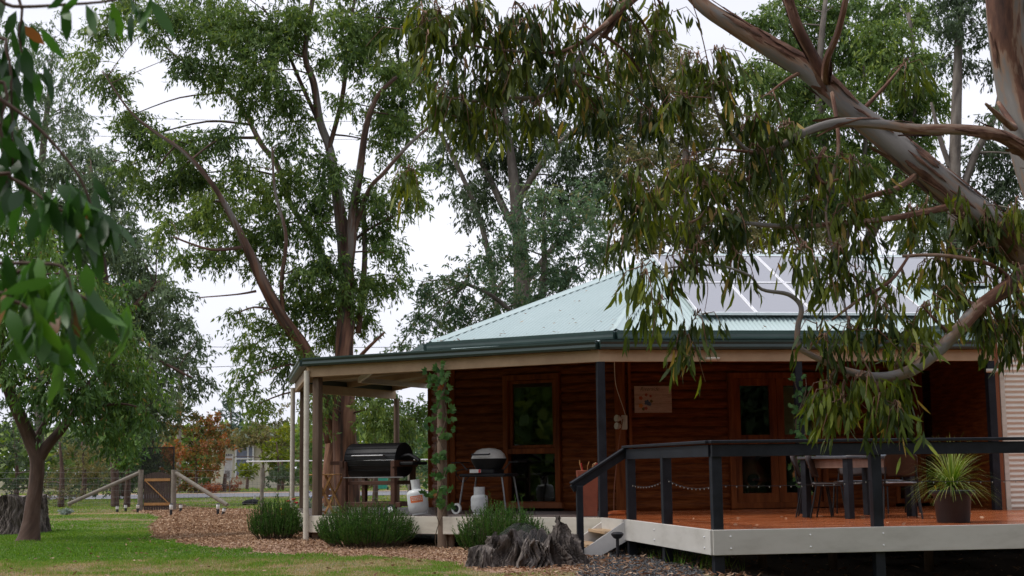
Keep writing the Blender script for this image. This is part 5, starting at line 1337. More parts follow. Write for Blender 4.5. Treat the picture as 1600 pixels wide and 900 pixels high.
def limb_pts(l, d):   # (px, py, dz, radius)
    return [at(q[0], q[1], d + q[2]) for q in l], [q[3] for q in l]
def tree(name, label, d, limbs, clumps, lm, bm, L=(.10, .17), W=.035, dens=1.0, hang=.8, seg=1, twig=(.35, .8), cat='tree', group=None, base=None, branch=True, perTwig=16, sub=6, wob=.06, flat=1.0, bend=1):
    allp = []; allr = []; w = MB()
    for l in limbs:
        p, r = limb_pts(l, d) if not isinstance(l[0][0], Vector) else ([q[0] for q in l], [q[1] for q in l])
        w.tube(p, r, n=10 if max(r) > .05 else 6, sub=5, wob=wob)
        for i in range(len(p) - 1):
            for k in range(6):
                t = k / 6; allp.append(p[i].lerp(p[i + 1], t)); allr.append(r[i] * (1 - t) + r[i + 1] * t)
    p0 = allp[0] if base is None else Vector(base)
    e = empty(name, (p0.x, p0.y, max(0, gz(p0.x, p0.y))), label, cat, group)
    A = np.array([tuple(p) for p in allp]); bmsh = w; Ps = []; Ds = []; Vs = []
    for c in clumps:
        px, py, rx, ry = c[:4]; dz = c[4] if len(c) > 4 else random.uniform(-1, 1) * d * .03; dm = c[5] if len(c) > 5 else 1.0
        cc = at(px, py, d + dz); sx = rx * (d + dz) / F_PX; sz = ry * (d + dz) / F_PX; sy = min(sx, sz) * 1.1 * flat
        i0 = int(np.argmin(((A - np.array(cc)) ** 2).sum(1) + .5 * np.maximum(0, A[:, 2] - cc.z) ** 2)); q0 = Vector(A[i0]); r0 = min(allr[i0] * .6, .012 * (cc - q0).length + .012)
        if branch:
            m1 = q0.lerp(cc, .5) + Vector((random.gauss(0, .12), random.gauss(0, .12), .12)) * (cc - q0).length * .5
            bmsh.tube([q0, m1, cc], [r0, r0 * .7, r0 * .4], n=5, sub=4)
        hue = random.uniform(-.22, .22)
        for s in range(sub if seg == 1 else max(2, round(sub * dm))):
            v = Vector((random.gauss(0, 1), random.gauss(0, 1), random.gauss(0, 1))).normalized() * random.uniform(.25, .95)
            sc_ = cc + Vector((v.x * sx, v.y * sy, v.z * sz)); ssx = sx * random.uniform(.28, .5); ssz = sz * random.uniform(.28, .5)
            if branch: bmsh.tube([cc, cc.lerp(sc_, .5) + Vector((0, 0, .06 * (sc_ - cc).length)), sc_], [r0 * .4, r0 * .28, r0 * .15], n=4, sub=2)
            area = ssx * ssz * 4; nt = max(3, int(area / (L[1] * W) * 3.3 * dens * dm / perTwig))
            h2 = hue + random.uniform(-.15, .15)
            tw = rng.normal(size=(nt, 3)); tw = unit(tw) * rng.uniform(.1, 1, (nt, 1)) ** .5
            st = np.array(sc_) + tw * np.array([ssx, min(ssx, ssz) * 1.2, ssz]); tl = rng.uniform(twig[0], twig[1], (nt, 1))
            dr = unit(tw * np.array([1, 1, .5]) * .8 + rng.normal(size=(nt, 3)) * .4 + np.array([0, 0, -hang * .55]))
            if seg == 2:
                for i in range(nt):
                    a = Vector(st[i]); b = a + Vector(dr[i]) * float(tl[i, 0]); mid = a.lerp(b, .5) + Vector((0, 0, .05))
                    if i % 2 == 0: bmsh.tube([sc_, a.lerp(sc_, .4) + Vector((0, 0, .03)), a, mid, b - Vector((0, 0, .05))], [.006, .005, .004, .003, .002], n=4)
            t = (rng.uniform(0.05, 1, (nt, perTwig)))[:, :, None]
            P = st[:, None, :] + dr[:, None, :] * tl[:, None, :] * t + np.array([0, 0, -.12]) * (t ** 2) * tl[:, None, :] * hang + rng.normal(size=(nt, perTwig, 3)) * L[0] * .25
            D = dr[:, None, :] * .5 + rng.normal(size=(nt, perTwig, 3)) * .55 + np.array([0, 0, -hang])
            Ps.append(P.reshape(-1, 3)); Ds.append(D.reshape(-1, 3)); Vs.append(np.clip(rng.normal(.42 + h2, .20, nt * perTwig) + np.repeat(np.clip((st[:, 2] - cc.z) / sz, -1, 1), perTwig) * .13, 0, 1))  # upper leaves of each clump coloured lighter to imitate light from above
    w.build('trunk', M[bm], e, smooth=True)
    P = np.concatenate(Ps); D = np.concatenate(Ds); n = len(P); v = np.concatenate(Vs)
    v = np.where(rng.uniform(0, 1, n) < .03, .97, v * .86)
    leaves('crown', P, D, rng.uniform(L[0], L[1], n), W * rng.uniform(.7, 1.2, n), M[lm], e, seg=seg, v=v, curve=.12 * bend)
    print(name, n)
    return e

# tall river red gum behind the verandah
d0_ = 34
limbs = [
 [(545, 800, 0, 0.314), (541, 740, 0, 0.301), (538, 650, 0, 0.280), (537, 560, 0, 0.228), (541, 490, 0, 0.209), (541, 430, 0, 0.190), (536, 370, 0, 0.165), (526, 300, 0, 0.133), (516, 235, 0, 0.107), (500, 190, 0, 0.095), (490, 130, 0, 0.089), (477, 90, 0, 0.070), (482, 40, 0, 0.063), (492, -30, 0, 0.057), (500, -160, 0, 0.032)],
 [(541, 440, 0, 0.139), (548, 385, -.3, 0.127), (552, 330, -.5, 0.121), (562, 270, -.6, 0.095), (572, 200, -1, 0.076), (590, 150, -1.3, 0.057), (620, 120, -1.5, 0.038)],
 [(548, 380, -.3, 0.063), (575, 300, -.8, 0.057), (600, 270, -1, 0.051), (640, 225, -1.2, 0.044), (690, 180, -1.6, 0.032), (720, 130, -2, 0.019)],
 [(537, 440, 0, 0.107), (505, 405, .5, 0.095), (488, 370, .9, 0.083), (455, 320, 1.4, 0.070), (432, 255, 1.8, 0.076), (408, 225, 2, 0.070), (375, 165, 2.3, 0.057), (335, 125, 2.6, 0.038), (285, 95, 3, 0.032), (250, 65, 3.2, 0.019)],
 [(520, 690, .4, 0.205), (500, 610, .2, 0.192), (475, 545, -.2, 0.165), (440, 495, -.6, 0.146), (410, 440, -1, 0.139), (385, 385, -1.3, 0.103), (340, 300, -1.7, 0.059), (290, 240, -2, 0.047), (240, 205, -2.2, 0.035), (200, 170, -2.4, 0.024), (160, 110, -2.6, 0.016)],
 [(443, 500, -.6, 0.057), (440, 440, -.9, 0.051), (447, 370, -1.2, 0.044), (430, 300, -1.3, 0.032), (425, 230, -1.5, 0.026)],
 [(560, 520, .3, 0.070), (565, 470, .5, 0.070), (570, 400, .7, 0.070), (568, 325, .8, 0.057)],
 [(548, 390, .1, 0.044), (560, 370, .3, 0.038), (600, 345, .3, 0.032), (645, 325, .2, 0.019)],
 [(500, 195, 0, 0.057), (470, 130, .5, 0.051), (440, 60, .8, 0.038), (410, 10, 1, 0.026)],
 [(385, 385, -1.3, 0.051), (330, 390, -1.6, 0.032), (270, 370, -1.8, 0.019)],
 [(400, 455, -1, 0.032), (370, 460, -1.2, 0.019), (310, 465, -1.4, 0.012)],
 [(512, 240, 0, 0.063), (535, 150, -.4, 0.057), (545, 60, -.6, 0.044), (560, -40, -.8, 0.032)],
 [(538, 600, 0, 0.082), (560, 560, -1, 0.051), (600, 520, -1.5, 0.026)],
]
cl = [(265,25,62,40),(345,30,62,42),(395,70,55,45),(300,80,50,32),(350,110,45,30),(440,50,45,45),(430,110,55,38),(400,160,42,30),(455,150,35,30),(470,20,40,30),(530,20,50,35),(590,40,55,45),(560,90,40,35),(640,40,45,50),(610,110,42,35),(655,120,35,45),(590,170,45,35),(640,190,38,35),(600,225,30,22),(545,150,25,25),(380,20,50,35),(505,85,25,20),
 (165,45,38,32),(140,95,25,28),(175,125,35,28),(205,180,38,25),(240,210,45,32),(215,255,28,26),(290,225,45,32),(275,275,48,30),(235,300,32,25),(320,270,40,28),(350,215,40,25),(370,265,42,28),(310,330,45,30),(265,345,30,22),(355,330,48,32),(400,300,42,32),(385,365,40,32),(430,345,42,32),(340,390,38,22),(290,395,28,16),(410,400,30,22),
 (455,285,42,38),(490,310,40,38),(515,270,34,30),(480,355,35,28),(500,240,26,22),(435,225,34,24),(450,195,28,20),
 (480,425,44,32),(520,400,30,28),(500,470,45,32),(540,450,35,32),(575,435,32,26),(560,490,34,30),(455,470,35,28),(525,520,36,28),(420,510,30,28),(395,540,26,26),(440,560,34,26),(385,590,26,26),(405,630,20,26),(480,560,30,24),(500,600,26,16),
 (590,370,35,24),(620,400,22,26),(615,430,18,22),(600,320,30,26),(640,290,26,30),(655,260,20,18),(575,300,24,24),(590,340,24,16),(370,490,14,18),
 (640,-60,60,45),(540,-60,60,45),(430,-60,65,45),(320,-50,60,45),(210,0,30,30),(495,640,14,40),(600,640,40,35),(650,655,30,40),(580,610,40,16)]
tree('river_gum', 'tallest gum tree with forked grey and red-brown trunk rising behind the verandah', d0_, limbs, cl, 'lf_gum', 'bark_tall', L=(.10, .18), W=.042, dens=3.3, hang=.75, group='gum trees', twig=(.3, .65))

# leaning tree at left on the lawn
limbs = [
 [(44, 850, 0, .26), (46, 838, 0, .20), (49, 815, 0, .155), (51, 795, 0, .145), (56, 760, 0, .135), (58, 720, 0, .13), (48, 690, 0, .13), (35, 660, -.1, .12), (18, 620, -.2, .11), (0, 560, -.3, .09), (10, 480, -.3, .06), (40, 400, 0, .04)],
 [(58, 722, 0, .11), (75, 695, .1, .10), (95, 672, .3, .09), (110, 650, .5, .08), (140, 600, .8, .06), (170, 560, 1, .04)],
 [(60, 715, 0, .06), (60, 680, .2, .06), (80, 640, .4, .05), (90, 560, .5, .04), (110, 470, .6, .03)],
]
cl = [(20,560,45,40),(70,590,50,40),(120,610,45,36),(160,620,42,40),(200,640,34,36),(150,660,40,26),(195,680,28,20),(60,530,50,40),(120,545,50,40),(175,570,44,40),(215,590,30,34),(30,480,50,40),(85,470,50,40),(140,490,45,36),(185,520,36,30),(20,400,45,40),(75,400,45,36),(120,430,40,34),(165,455,30,28),(-40,540,50,60),(-40,440,50,60),(225,640,18,28),(60,345,40,26),(10,340,35,30)]
tree('small_gum', 'leaning forked reddish trunk with drooping green crown beside the left stump', 26, limbs, cl, 'lf_bright', 'bark_dark', L=(.10, .17), W=.045, dens=2.6, hang=.95, group='gum trees', twig=(.3, .6))

# grey green gum further left behind
limbs = [[(180, 800, 0, .15), (178, 700, 0, .14), (170, 560, 0, .14), (165, 450, 0, .14), (150, 350, 0, .14), (140, 260, 0, .07)], [(170, 540, 0, .13), (210, 480, -1, .1), (250, 440, -1, .06)], [(166, 460, 0, .12), (110, 380, 1, .08), (70, 300, 1, .05)], [(172, 580, 0, .10), (230, 560, -1, .07), (300, 590, -1.5, .03)]]
cl = [(140,245,40,26),(185,250,30,24),(110,275,38,28),(160,290,40,30),(195,300,28,26),(90,320,38,30),(140,340,45,34),(190,350,38,32),(215,390,34,30),(170,400,45,34),(120,400,40,34),(240,430,38,30),(200,450,45,36),(150,460,44,36),(265,470,34,26),(235,490,44,34),(190,515,44,36),(280,500,24,20),(250,540,40,30),(215,560,42,34),(170,560,42,34),(290,560,24,22),(310,530,16,16),(262,590,28,22),(230,620,34,28),(190,620,34,30),(275,620,20,16),(300,605,22,16),(320,590,12,12),(60,260,36,30),(40,310,36,34),(60,370,36,34),(245,380,16,18),(210,650,30,26),(250,655,24,20)]
tree('grey_gum', 'grey-green gum tree with rounded crown rising behind the left lawn tree', 50, limbs, cl, 'lf_grey', 'bark_dark', L=(.14, .24), W=.065, dens=3.0, hang=.8, group='gum trees', twig=(.4, .9))

limbs = [[(60, 790, 0, .2), (62, 600, 0, .19), (60, 400, 0, .17), (66, 250, 0, .15), (80, 120, 0, .08)], [(61, 300, 0, .1), (20, 180, 0, .06), (-10, 90, 0, .03)], [(64, 330, 0, .1), (110, 240, 0, .06)]]
cl = [(30,75,36,30),(75,95,34,28),(110,130,28,26),(60,140,40,32),(20,140,36,34),(95,175,34,26),(130,205,28,24),(60,200,40,32),(20,215,36,34),(100,230,34,26),(-10,60,30,30),(55,40,26,22),(85,60,20,16),(120,165,20,18),(-20,150,30,40)]
tree('pale_gum', 'pale wispy gum crown against the sky at the top left', 58, limbs, cl, 'lf_grey', 'bark_grey', L=(.15, .26), W=.06, dens=1.3, hang=.9, group='gum trees', twig=(.5, 1.0))

# gums behind the house, centre
limbs = [[(820, 800, 0, .36), (818, 600, 0, .33), (815, 460, 0, .29), (814, 400, 0, .26), (808, 330, 0, .22), (800, 260, 0, .16), (790, 180, 0, .10), (780, 100, 0, .06)],
 [(812, 380, 0, .14), (780, 310, .5, .12), (750, 250, 1, .10), (715, 190, 1.2, .07)], [(806, 320, 0, .12), (850, 250, -.5, .1), (900, 200, -1, .07), (960, 150, -1, .04)], [(816, 450, 0, .12), (870, 380, 0, .08), (930, 330, 0, .05)], [(780, 500, 0, .10), (752, 350, 0, .09), (700, 230, 0, .07), (672, 190, 0, .05)]]
cl = [(690,250,30,28),(720,290,26,26),(760,310,34,28),(800,240,36,28),(735,170,34,30),(705,130,34,30),(985,150,34,34),(990,220,30,34),(735,225,34,30),(770,185,38,30),(745,275,24,28),(735,330,14,30),(765,240,34,26),(815,195,42,32),(860,185,44,32),(835,240,44,32),(890,230,46,34),(925,190,40,36),(870,285,42,30),(920,270,42,34),(800,280,20,22),(845,320,36,22),(900,320,42,28),(790,140,45,32),(850,130,48,34),(910,130,45,34),(955,180,34,44),(960,250,34,40),(950,310,32,32),(750,165,30,24),(700,215,14,12),(760,350,12,30),(775,400,12,20)]
tree('dark_gum', 'dark leaved gum tree behind the house roof in the middle', 46, limbs, cl, 'lf_dark', 'bark_grey', L=(.14, .22), W=.06, dens=2.3, hang=.8, group='gum trees', twig=(.4, .9))
limbs = [[(850, 820, 0, .16), (845, 620, 0, .14), (842, 520, 0, .12), (850, 430, 0, .09), (850, 340, 0, .05)], [(843, 540, 0, .08), (780, 470, 0, .06), (720, 440, 0, .04)], [(845, 500, 0, .07), (900, 420, 0, .04)]]
cl = [(850,310,34,26),(820,340,34,28),(885,345,36,28),(850,375,45,30),(800,385,40,28),(910,385,36,32),(765,405,36,24),(835,420,48,30),(885,425,44,28),(785,440,44,28),(735,425,34,26),(700,440,32,26),(715,475,40,26),(760,480,42,26),(810,475,44,26),(860,460,44,26),(670,465,22,22),(680,505,30,22),(730,510,34,20),(780,510,30,16),(650,520,20,18),(660,440,14,12),(925,340,30,34),(940,400,26,30),(925,300,26,24),(650,490,12,16),(625,540,14,10)]
tree('young_gum', 'pale green young gum tree directly behind the left hip of the roof', 36, limbs, cl, 'lf_pale', 'bark_grey', L=(.09, .16), W=.045, dens=1.9, hang=.5, group='gum trees', twig=(.25, .55))
limbs = [[(1075, 800, 0, .26), (1078, 550, 0, .22), (1080, 400, 0, .17), (1070, 280, 0, .12), (1078, 150, 0, .06)], [(1080, 420, 0, .09), (1140, 330, 0, .05)]]
cl = [(1055,140,34,30),(1085,165,40,32),(1040,185,36,30),(1110,210,40,34),(1065,225,44,32),(1025,245,34,32),(1100,270,46,34),(1050,290,44,34),(1010,310,34,34),(1140,300,42,36),(1095,330,46,34),(1045,345,42,30),(1000,365,34,28),(1145,360,45,32),(1160,250,34,30),(1190,290,34,30),(1150,200,24,26),(1000,190,34,34),(985,240,34,34),(1020,120,34,30),(1060,90,34,30),(1100,130,34,30),(1000,60,34,34),(970,110,30,34),(1090,380,44,22),(1190,330,40,40),(1200,375,40,22),(1030,385,34,18),(1240,360,40,30),(1290,360,40,30),(975,345,26,40)]
tree('olive_tree', 'olive-brown bushy tree behind the roof ridge', 44, limbs, cl, 'lf_olive', 'bark_grey', L=(.12, .2), W=.06, dens=2.3, hang=.6, group='gum trees', twig=(.3, .8))
limbs = [[(1330, 800, 0, .4), (1328, 500, 0, .34), (1310, 380, 0, .28), (1290, 260, 0, .22), (1280, 120, 0, .14), (1290, 0, 0, .08)], [(1325, 440, 0, .2), (1400, 280, 0, .16), (1430, 150, 0, .1), (1420, 20, 0, .06)], [(1300, 320, 0, .12), (1230, 200, 0, .08), (1200, 100, 0, .04)], [(1315, 400, 0, .1), (1350, 260, 0, .08), (1350, 100, 0, .05)]]
cl = [(1205,40,36,32),(1245,70,44,38),(1215,115,34,32),(1290,60,44,40),(1265,130,44,34),(1310,120,40,34),(1240,175,38,28),(1290,185,40,28),(1340,80,44,40),(1380,50,44,40),(1385,110,44,36),(1345,155,40,30),(1420,90,38,36),(1430,150,38,34),(1395,185,40,28),(1340,215,36,24),(1440,210,30,28),(1290,240,36,26),(1390,245,34,24),(1240,5,40,30),(1320,5,45,30),(1400,5,45,30),(1190,180,20,30),(1440,20,24,30),(1250,240,30,24),(1320,290,34,26),(1370,320,34,30),(1430,280,30,26),(1200,220,34,30),(1240,290,34,30),(1290,310,34,28),(1180,110,26,34),(1460,140,24,30),(1460,310,26,26),(1350,260,34,26)]
tree('broad_gum', 'broad blue-green gum crown behind the foreground limb at the top right', 48, limbs, cl, 'lf_gum', 'bark_grey', L=(.14, .24), W=.065, dens=4.2, hang=.85, group='gum trees', twig=(.4, 1.0))
limbs = [[(1488, 800, 0, .34), (1488, 500, 0, .26), (1490, 380, 0, .22), (1492, 250, 0, .19), (1496, 120, 0, .15), (1500, 0, 0, .1), (1500, -80, 0, .06)], [(1490, 350, 0, .14), (1520, 250, 0, .12), (1555, 180, 0, .09), (1570, 90, 0, .05)], [(1491, 280, 0, .1), (1470, 220, 0, .08), (1455, 160, 0, .04)]]
cl = [(1480,40,34,28),(1520,30,36,28),(1560,40,34,30),(1505,85,28,22),(1470,95,22,18),(1550,100,24,24),(1520,240,28,24),(1555,230,34,30),(1590,260,34,40),(1540,290,38,32),(1500,330,38,30),(1455,330,34,30),(1555,340,40,34),(1600,330,36,36),(1475,370,38,28),(1530,385,42,26),(1590,400,40,34),(1420,370,38,26),(1560,175,20,20),(1640,120,40,70),(1640,260,40,60),(1500,-20,60,30),(1455,265,22,26)]
tree('slender_gum', 'slender multi-stemmed gum with pale upright trunks behind the shed roof', 44, limbs, cl, 'lf_dark', 'bark_grey', L=(.13, .22), W=.06, dens=2.3, hang=.85, group='gum trees', twig=(.4, .9))

# trees and shrubs beyond the fence and seen through the verandah
def shrub(name, label, px, d, cl, lm, top=None, **k):
    limbs = [[(px, 792 if d < 52 else 775, 0, .12), (px + 2, 740, 0, .08), (px - 2, (top or 690), 0, .03)]]
    kw = dict(L=(.12, .20), W=.07, dens=.55, hang=.1, twig=(.2, .5), sub=7, wob=.03); kw.update(k)
    return tree(name, label, d, limbs, cl, lm, 'bark_dark', **kw)
g_ = 'shrubs and small trees beyond the fence'
shrub('dark_shrub', 'dark tall shrub behind the fence at the far left edge', 25, 56, [(20,700,50,40),(60,690,40,40),(15,650,45,40),(70,740,45,30),(20,755,45,28),(-30,700,50,60),(60,650,35,30),(95,765,30,14)], 'lf_dark', group=g_)
shrub('olive_shrub', 'round yellow-olive shrub behind the left fence strut', 130, 53, [(115,712,28,22),(140,720,30,24),(125,745,34,20),(150,700,22,20),(100,735,20,18),(150,742,20,16)], 'lf_olive', group=g_, dens=.9, L=(.08,.14), W=.04)
shrub('brown_shrub', 'low straggly brown shrub under the left fence strut', 95, 50, [(90,765,28,14),(75,778,26,12),(110,775,22,10),(62,755,18,16)], M and 'lf_olive', group=g_, dens=.5, L=(.08,.14), W=.03)
shrub('dark_hedge', 'dark green hedge mass behind the garden gate screen', 190, 62, [(170,700,30,40),(205,700,30,40),(190,740,34,24),(160,740,26,20),(225,730,26,30),(240,690,26,40),(215,660,24,34),(235,750,26,12),(180,765,34,10),(145,690,26,40),(215,690,26,34),(180,720,34,30),(120,700,34,34),(225,755,26,12),(140,755,30,14)], 'lf_dark', group=g_, dens=1.3)
shrub('lime_shrub', 'bright lime green spray of leaves left of the gate screen', 198, 47, [(195,690,16,12),(205,705,14,10),(180,680,18,10),(198,722,9,8)], 'lf_bright', group=g_, dens=.9, top=690)
M['lf_red'] = LM('red_orange_shrub_leaves', [(.07, .085, .02), (.14, .13, .03), (.30, .13, .045), (.40, .15, .08)], trans=.35)
M['lf_rust'] = LM('rust_dry_fronds', [(.20, .07, .03), (.33, .13, .06), (.40, .22, .12)], trans=.3)
M['lf_conifer'] = LM('blue_conifer_needles', [(.04, .08, .055), (.08, .14, .10), (.13, .20, .15)], trans=.2)
M['lf_yellow'] = LM('yellow_green_leaves', [(.08, .12, .015), (.18, .22, .025), (.34, .34, .04)], trans=.4)
shrub('red_shrub', 'tall shrub with red and orange tips over the gate and fence', 305, 80, [(300,655,30,18),(330,665,26,18),(275,670,24,20),(310,685,36,20),(340,700,20,22),(275,705,28,22),(310,715,34,18),(290,740,32,16),(330,735,26,18),(250,710,18,24),(300,760,40,9),(345,675,14,20)], 'lf_red', group=g_, dens=1.8, W=.10, L=(.15,.26))
shrub('green_shrub', 'dull green shrub joining the red-tipped one on its left', 252, 84, [(255,665,20,24),(240,640,22,20),(262,640,16,14),(250,700,20,20),(280,640,14,12)], 'lf_olive', group=g_, W=.09, L=(.15,.26), dens=.8)
shrub('blue_conifer', 'blue-green conifer with pointed top beyond the fence', 362, 100, [(356,630,10,12),(350,648,17,14),(370,650,16,16),(360,668,22,14),(352,690,20,16),(374,685,22,16),(366,706,18,12),(385,672,14,14)], 'lf_conifer', group=g_, W=.09, L=(.15,.28), dens=1.0, top=628)
shrub('overhanging_shrub', 'mossy green bushes hanging over the neighbour house roof', 410, 92, [(365,685,14,14),(408,690,12,10),(425,700,14,12),(400,672,20,12),(350,700,12,20),(340,720,10,16),(390,680,20,12),(395,685,20,12),(420,682,22,14),(410,665,20,14),(435,660,20,22),(440,690,18,14),(380,692,12,8)], 'lf_olive', group=g_, W=.10, L=(.15,.28), dens=.9, top=690)
shrub('yellow_shrub', 'bright yellow-green bush right of the neighbour house', 440, 84, [(430,700,18,16),(446,690,18,20),(425,716,14,10),(445,715,18,14),(452,670,14,16),(438,735,18,8)], 'lf_yellow', group=g_, W=.10, L=(.15,.25), dens=1.1)
shrub('round_dark_bush', 'low dark round bush beneath the yellow-green one', 434, 82, [(425,748,18,13),(445,746,18,14),(436,738,16,10)], 'lf_dark', group=g_, W=.10, L=(.15,.25), dens=1.3)
shrub('small_yellow_bush', 'small tawny yellow bush in front of the neighbour window', 385, 88, [(380,730,10,10),(392,734,10,9),(385,742,12,6)], 'lf_yellow', group=g_, W=.09, L=(.12,.2), dens=1.0, top=735)
shrub('rust_bush', 'low rust-coloured bush at the foot of the leaning sign', 350, 80.5, [(345,762,13,6),(362,760,13,8),(330,765,12,5),(318,764,14,6)], 'lf_rust', group=g_, W=.06, L=(.15,.3), dens=1.2, top=760)
shrub('verandah_tree', 'green small tree seen through the left verandah opening', 512, 52, [(500,650,22,34),(520,680,22,26),(495,700,22,26),(515,640,22,20),(500,740,24,14),(525,725,16,20)], 'lf_bright', group=g_, dens=.7, top=640)
shrub('verandah_tree', 'grey-green tree seen between the tall gum trunk and round rear post', 585, 50, [(575,650,24,30),(590,690,26,26),(570,720,22,18),(560,640,20,20),(600,660,20,30)], 'lf_gum', group=g_, dens=.8, top=640)
shrub('verandah_tree', 'yellowish tree seen between the rear post and the log wall', 640, 54, [(635,650,26,30),(655,690,26,30),(630,710,26,26),(650,730,24,20),(665,650,20,30),(640,750,30,12)], 'lf_pale', group=g_, dens=.8, top=640)
shrub('dark_hedge', 'dark shrubs low behind the verandah floor', 560, 86, [(500,755,26,9),(540,752,30,10),(580,755,24,8),(640,752,34,10),(480,720,18,26),(530,720,26,26),(575,740,20,12),(620,730,26,22)], 'lf_olive', group=g_, dens=.9, W=.1, L=(.15,.25))
tree('slim_gum', 'slim reddish trunk between the corner post and the tallest gum', 40, [[(512, 795, 0, .20), (514, 740, 0, .18), (518, 690, 0, .16), (520, 640, 0, .14), (515, 600, 0, .10), (500, 560, 0, .06)]], [(500,625,20,20),(525,610,24,18),(490,650,18,24),(540,630,20,18)], 'lf_gum', 'bark_red', L=(.10,.18), W=.04, dens=.8, group='gum trees')

# ---------------- foreground gum with hanging leaves, reaching in from the right
NG = 9.3
base = Vector((6.6, 9.4, gz(6.6, 9.4)))
def W_(px, py, dz): return at(px, py, NG + dz)
T0 = [(base + Vector((0, 0, -.1)), .36), (base + Vector((-.15, 0, .5)), .29), (base + Vector((-.6, 0, 1.35)), .26), (W_(1720, 560, 0), .22), (W_(1665, 460, 0), .18)]
def lv(l): return [(W_(a, b, c), r) for a, b, c, r in l]
limbsN = [T0,
 lv([(1665, 462, 0, 0.1470), (1600, 400, 0, 0.1190), (1550, 352, 0, 0.1155), (1500, 312, .05, 0.1050), (1440, 262, .1, 0.0980), (1380, 212, .15, 0.0910), (1320, 165, .2, 0.0875), (1270, 115, .25, 0.0805), (1210, 78, .3, 0.0700), (1150, 42, .35, 0.0630), (1095, 5, .4, 0.0560), (1040, -60, .5, 0.0420)]),
 lv([(1690, 520, .05, 0.1760), (1665, 380, .3, 0.1600), (1625, 260, .4, 0.1520), (1590, 150, .5, 0.1440), (1572, 60, .5, 0.1360), (1565, -60, .5, 0.1200)]),
 lv([(1300, 145, .2, 0.0488), (1268, 85, .15, 0.0390), (1245, 40, .1, 0.0358), (1225, -20, .1, 0.0292)]),
 lv([(1290, 135, .2, 0.0300), (1292, 95, 0, 0.0263), (1310, 50, -.1, 0.0225), (1325, -15, -.2, 0.0188)]),
 lv([(1640, 270, -.1, 0.0615), (1600, 235, -.2, 0.0492), (1560, 212, -.25, 0.0410), (1500, 203, -.3, 0.0369), (1430, 202, -.3, 0.0344), (1370, 194, -.3, 0.0328), (1310, 192, -.3, 0.0312), (1260, 206, -.3, 0.0279), (1215, 230, -.3, 0.0246), (1175, 238, -.35, 0.0180), (1145, 212, -.4, 0.0131), (1118, 170, -.5, 0.0098), (1112, 120, -.5, 0.0066)]),
 lv([(1215, 230, -.3, 0.0150), (1190, 262, -.35, 0.0135), (1150, 292, -.4, 0.0112), (1110, 322, -.4, 0.0105), (1085, 345, -.5, 0.0075), (1050, 350, -.5, 0.0045)]),
 lv([(1118, 232, -.5, 0.0060), (1160, 236, -.4, 0.0090), (1180, 238, -.35, 0.0105)]),
 lv([(1610, 420, 0, 0.0667), (1580, 445, -.2, 0.0556), (1530, 480, -.3, 0.0482), (1500, 512, -.4, 0.0445), (1460, 552, -.45, 0.0408), (1420, 580, -.5, 0.0370), (1375, 590, -.5, 0.0333), (1320, 578, -.5, 0.0213), (1270, 556, -.5, 0.0191), (1248, 540, -.5, 0.0185), (1247, 510, -.5, 0.0180), (1252, 480, -.5, 0.0157), (1232, 460, -.5, 0.0135), (1190, 452, -.55, 0.0101), (1170, 430, -.6, 0.0084), (1120, 415, -.6, 0.0068), (1050, 418, -.65, 0.0056), (1000, 430, -.7, 0.0034)]),
 lv([(1430, 275, .05, 0.0240), (1400, 295, -.1, 0.0210), (1360, 306, -.15, 0.0168), (1330, 318, -.2, 0.0120), (1300, 335, -.2, 0.0072)]),
 lv([(1500, 320, 0, 0.0240), (1400, 340, -.2, 0.0204), (1300, 350, -.3, 0.0180), (1250, 354, -.3, 0.0168), (1200, 352, -.35, 0.0150), (1150, 345, -.4, 0.0108), (1110, 330, -.4, 0.0060)]),
 lv([(1290, 230, -.3, 0.0150), (1275, 260, -.3, 0.0165), (1285, 285, -.35, 0.0135), (1310, 280, -.35, 0.0075)]),
 lv([(1050, -55, .45, 0.0338), (990, 0, .2, 0.0263), (930, 55, 0, 0.0210), (885, 120, -.1, 0.0165), (845, 150, -.15, 0.0135), (790, 153, -.2, 0.0105), (740, 158, -.3, 0.0090), (690, 150, -.3, 0.0060)]),
 lv([(950, 35, 0, 0.0165), (880, 80, -.1, 0.0105), (780, 78, -.3, 0.0090), (720, 70, -.35, 0.0075), (660, 85, -.4, 0.0045)]),
 lv([(985, -10, .2, 0.0300), (955, 40, .1, 0.0263), (940, 58, .1, 0.0225)]),
 lv([(1560, 160, .4, 0.0150), (1585, 200, .1, 0.0263), (1560, 180, -.1, 0.0210), (1540, 162, -.2, 0.0090)]),
 lv([(1300, 145, .1, 0.0150), (1310, 230, -.2, 0.0120), (1290, 330, -.35, 0.0090), (1310, 420, -.4, 0.0075), (1330, 520, -.5, 0.0060), (1370, 600, -.55, 0.0045)]),
 lv([(1420, 400, -.3, 0.0090), (1390, 440, -.4, 0.0120), (1340, 470, -.45, 0.0105), (1300, 500, -.5, 0.0075)]),
 lv([(1600, 480, -.1, 0.0375), (1560, 420, -.2, 0.0150), (1480, 400, -.3, 0.0135), (1410, 400, -.3, 0.0105)]),
]
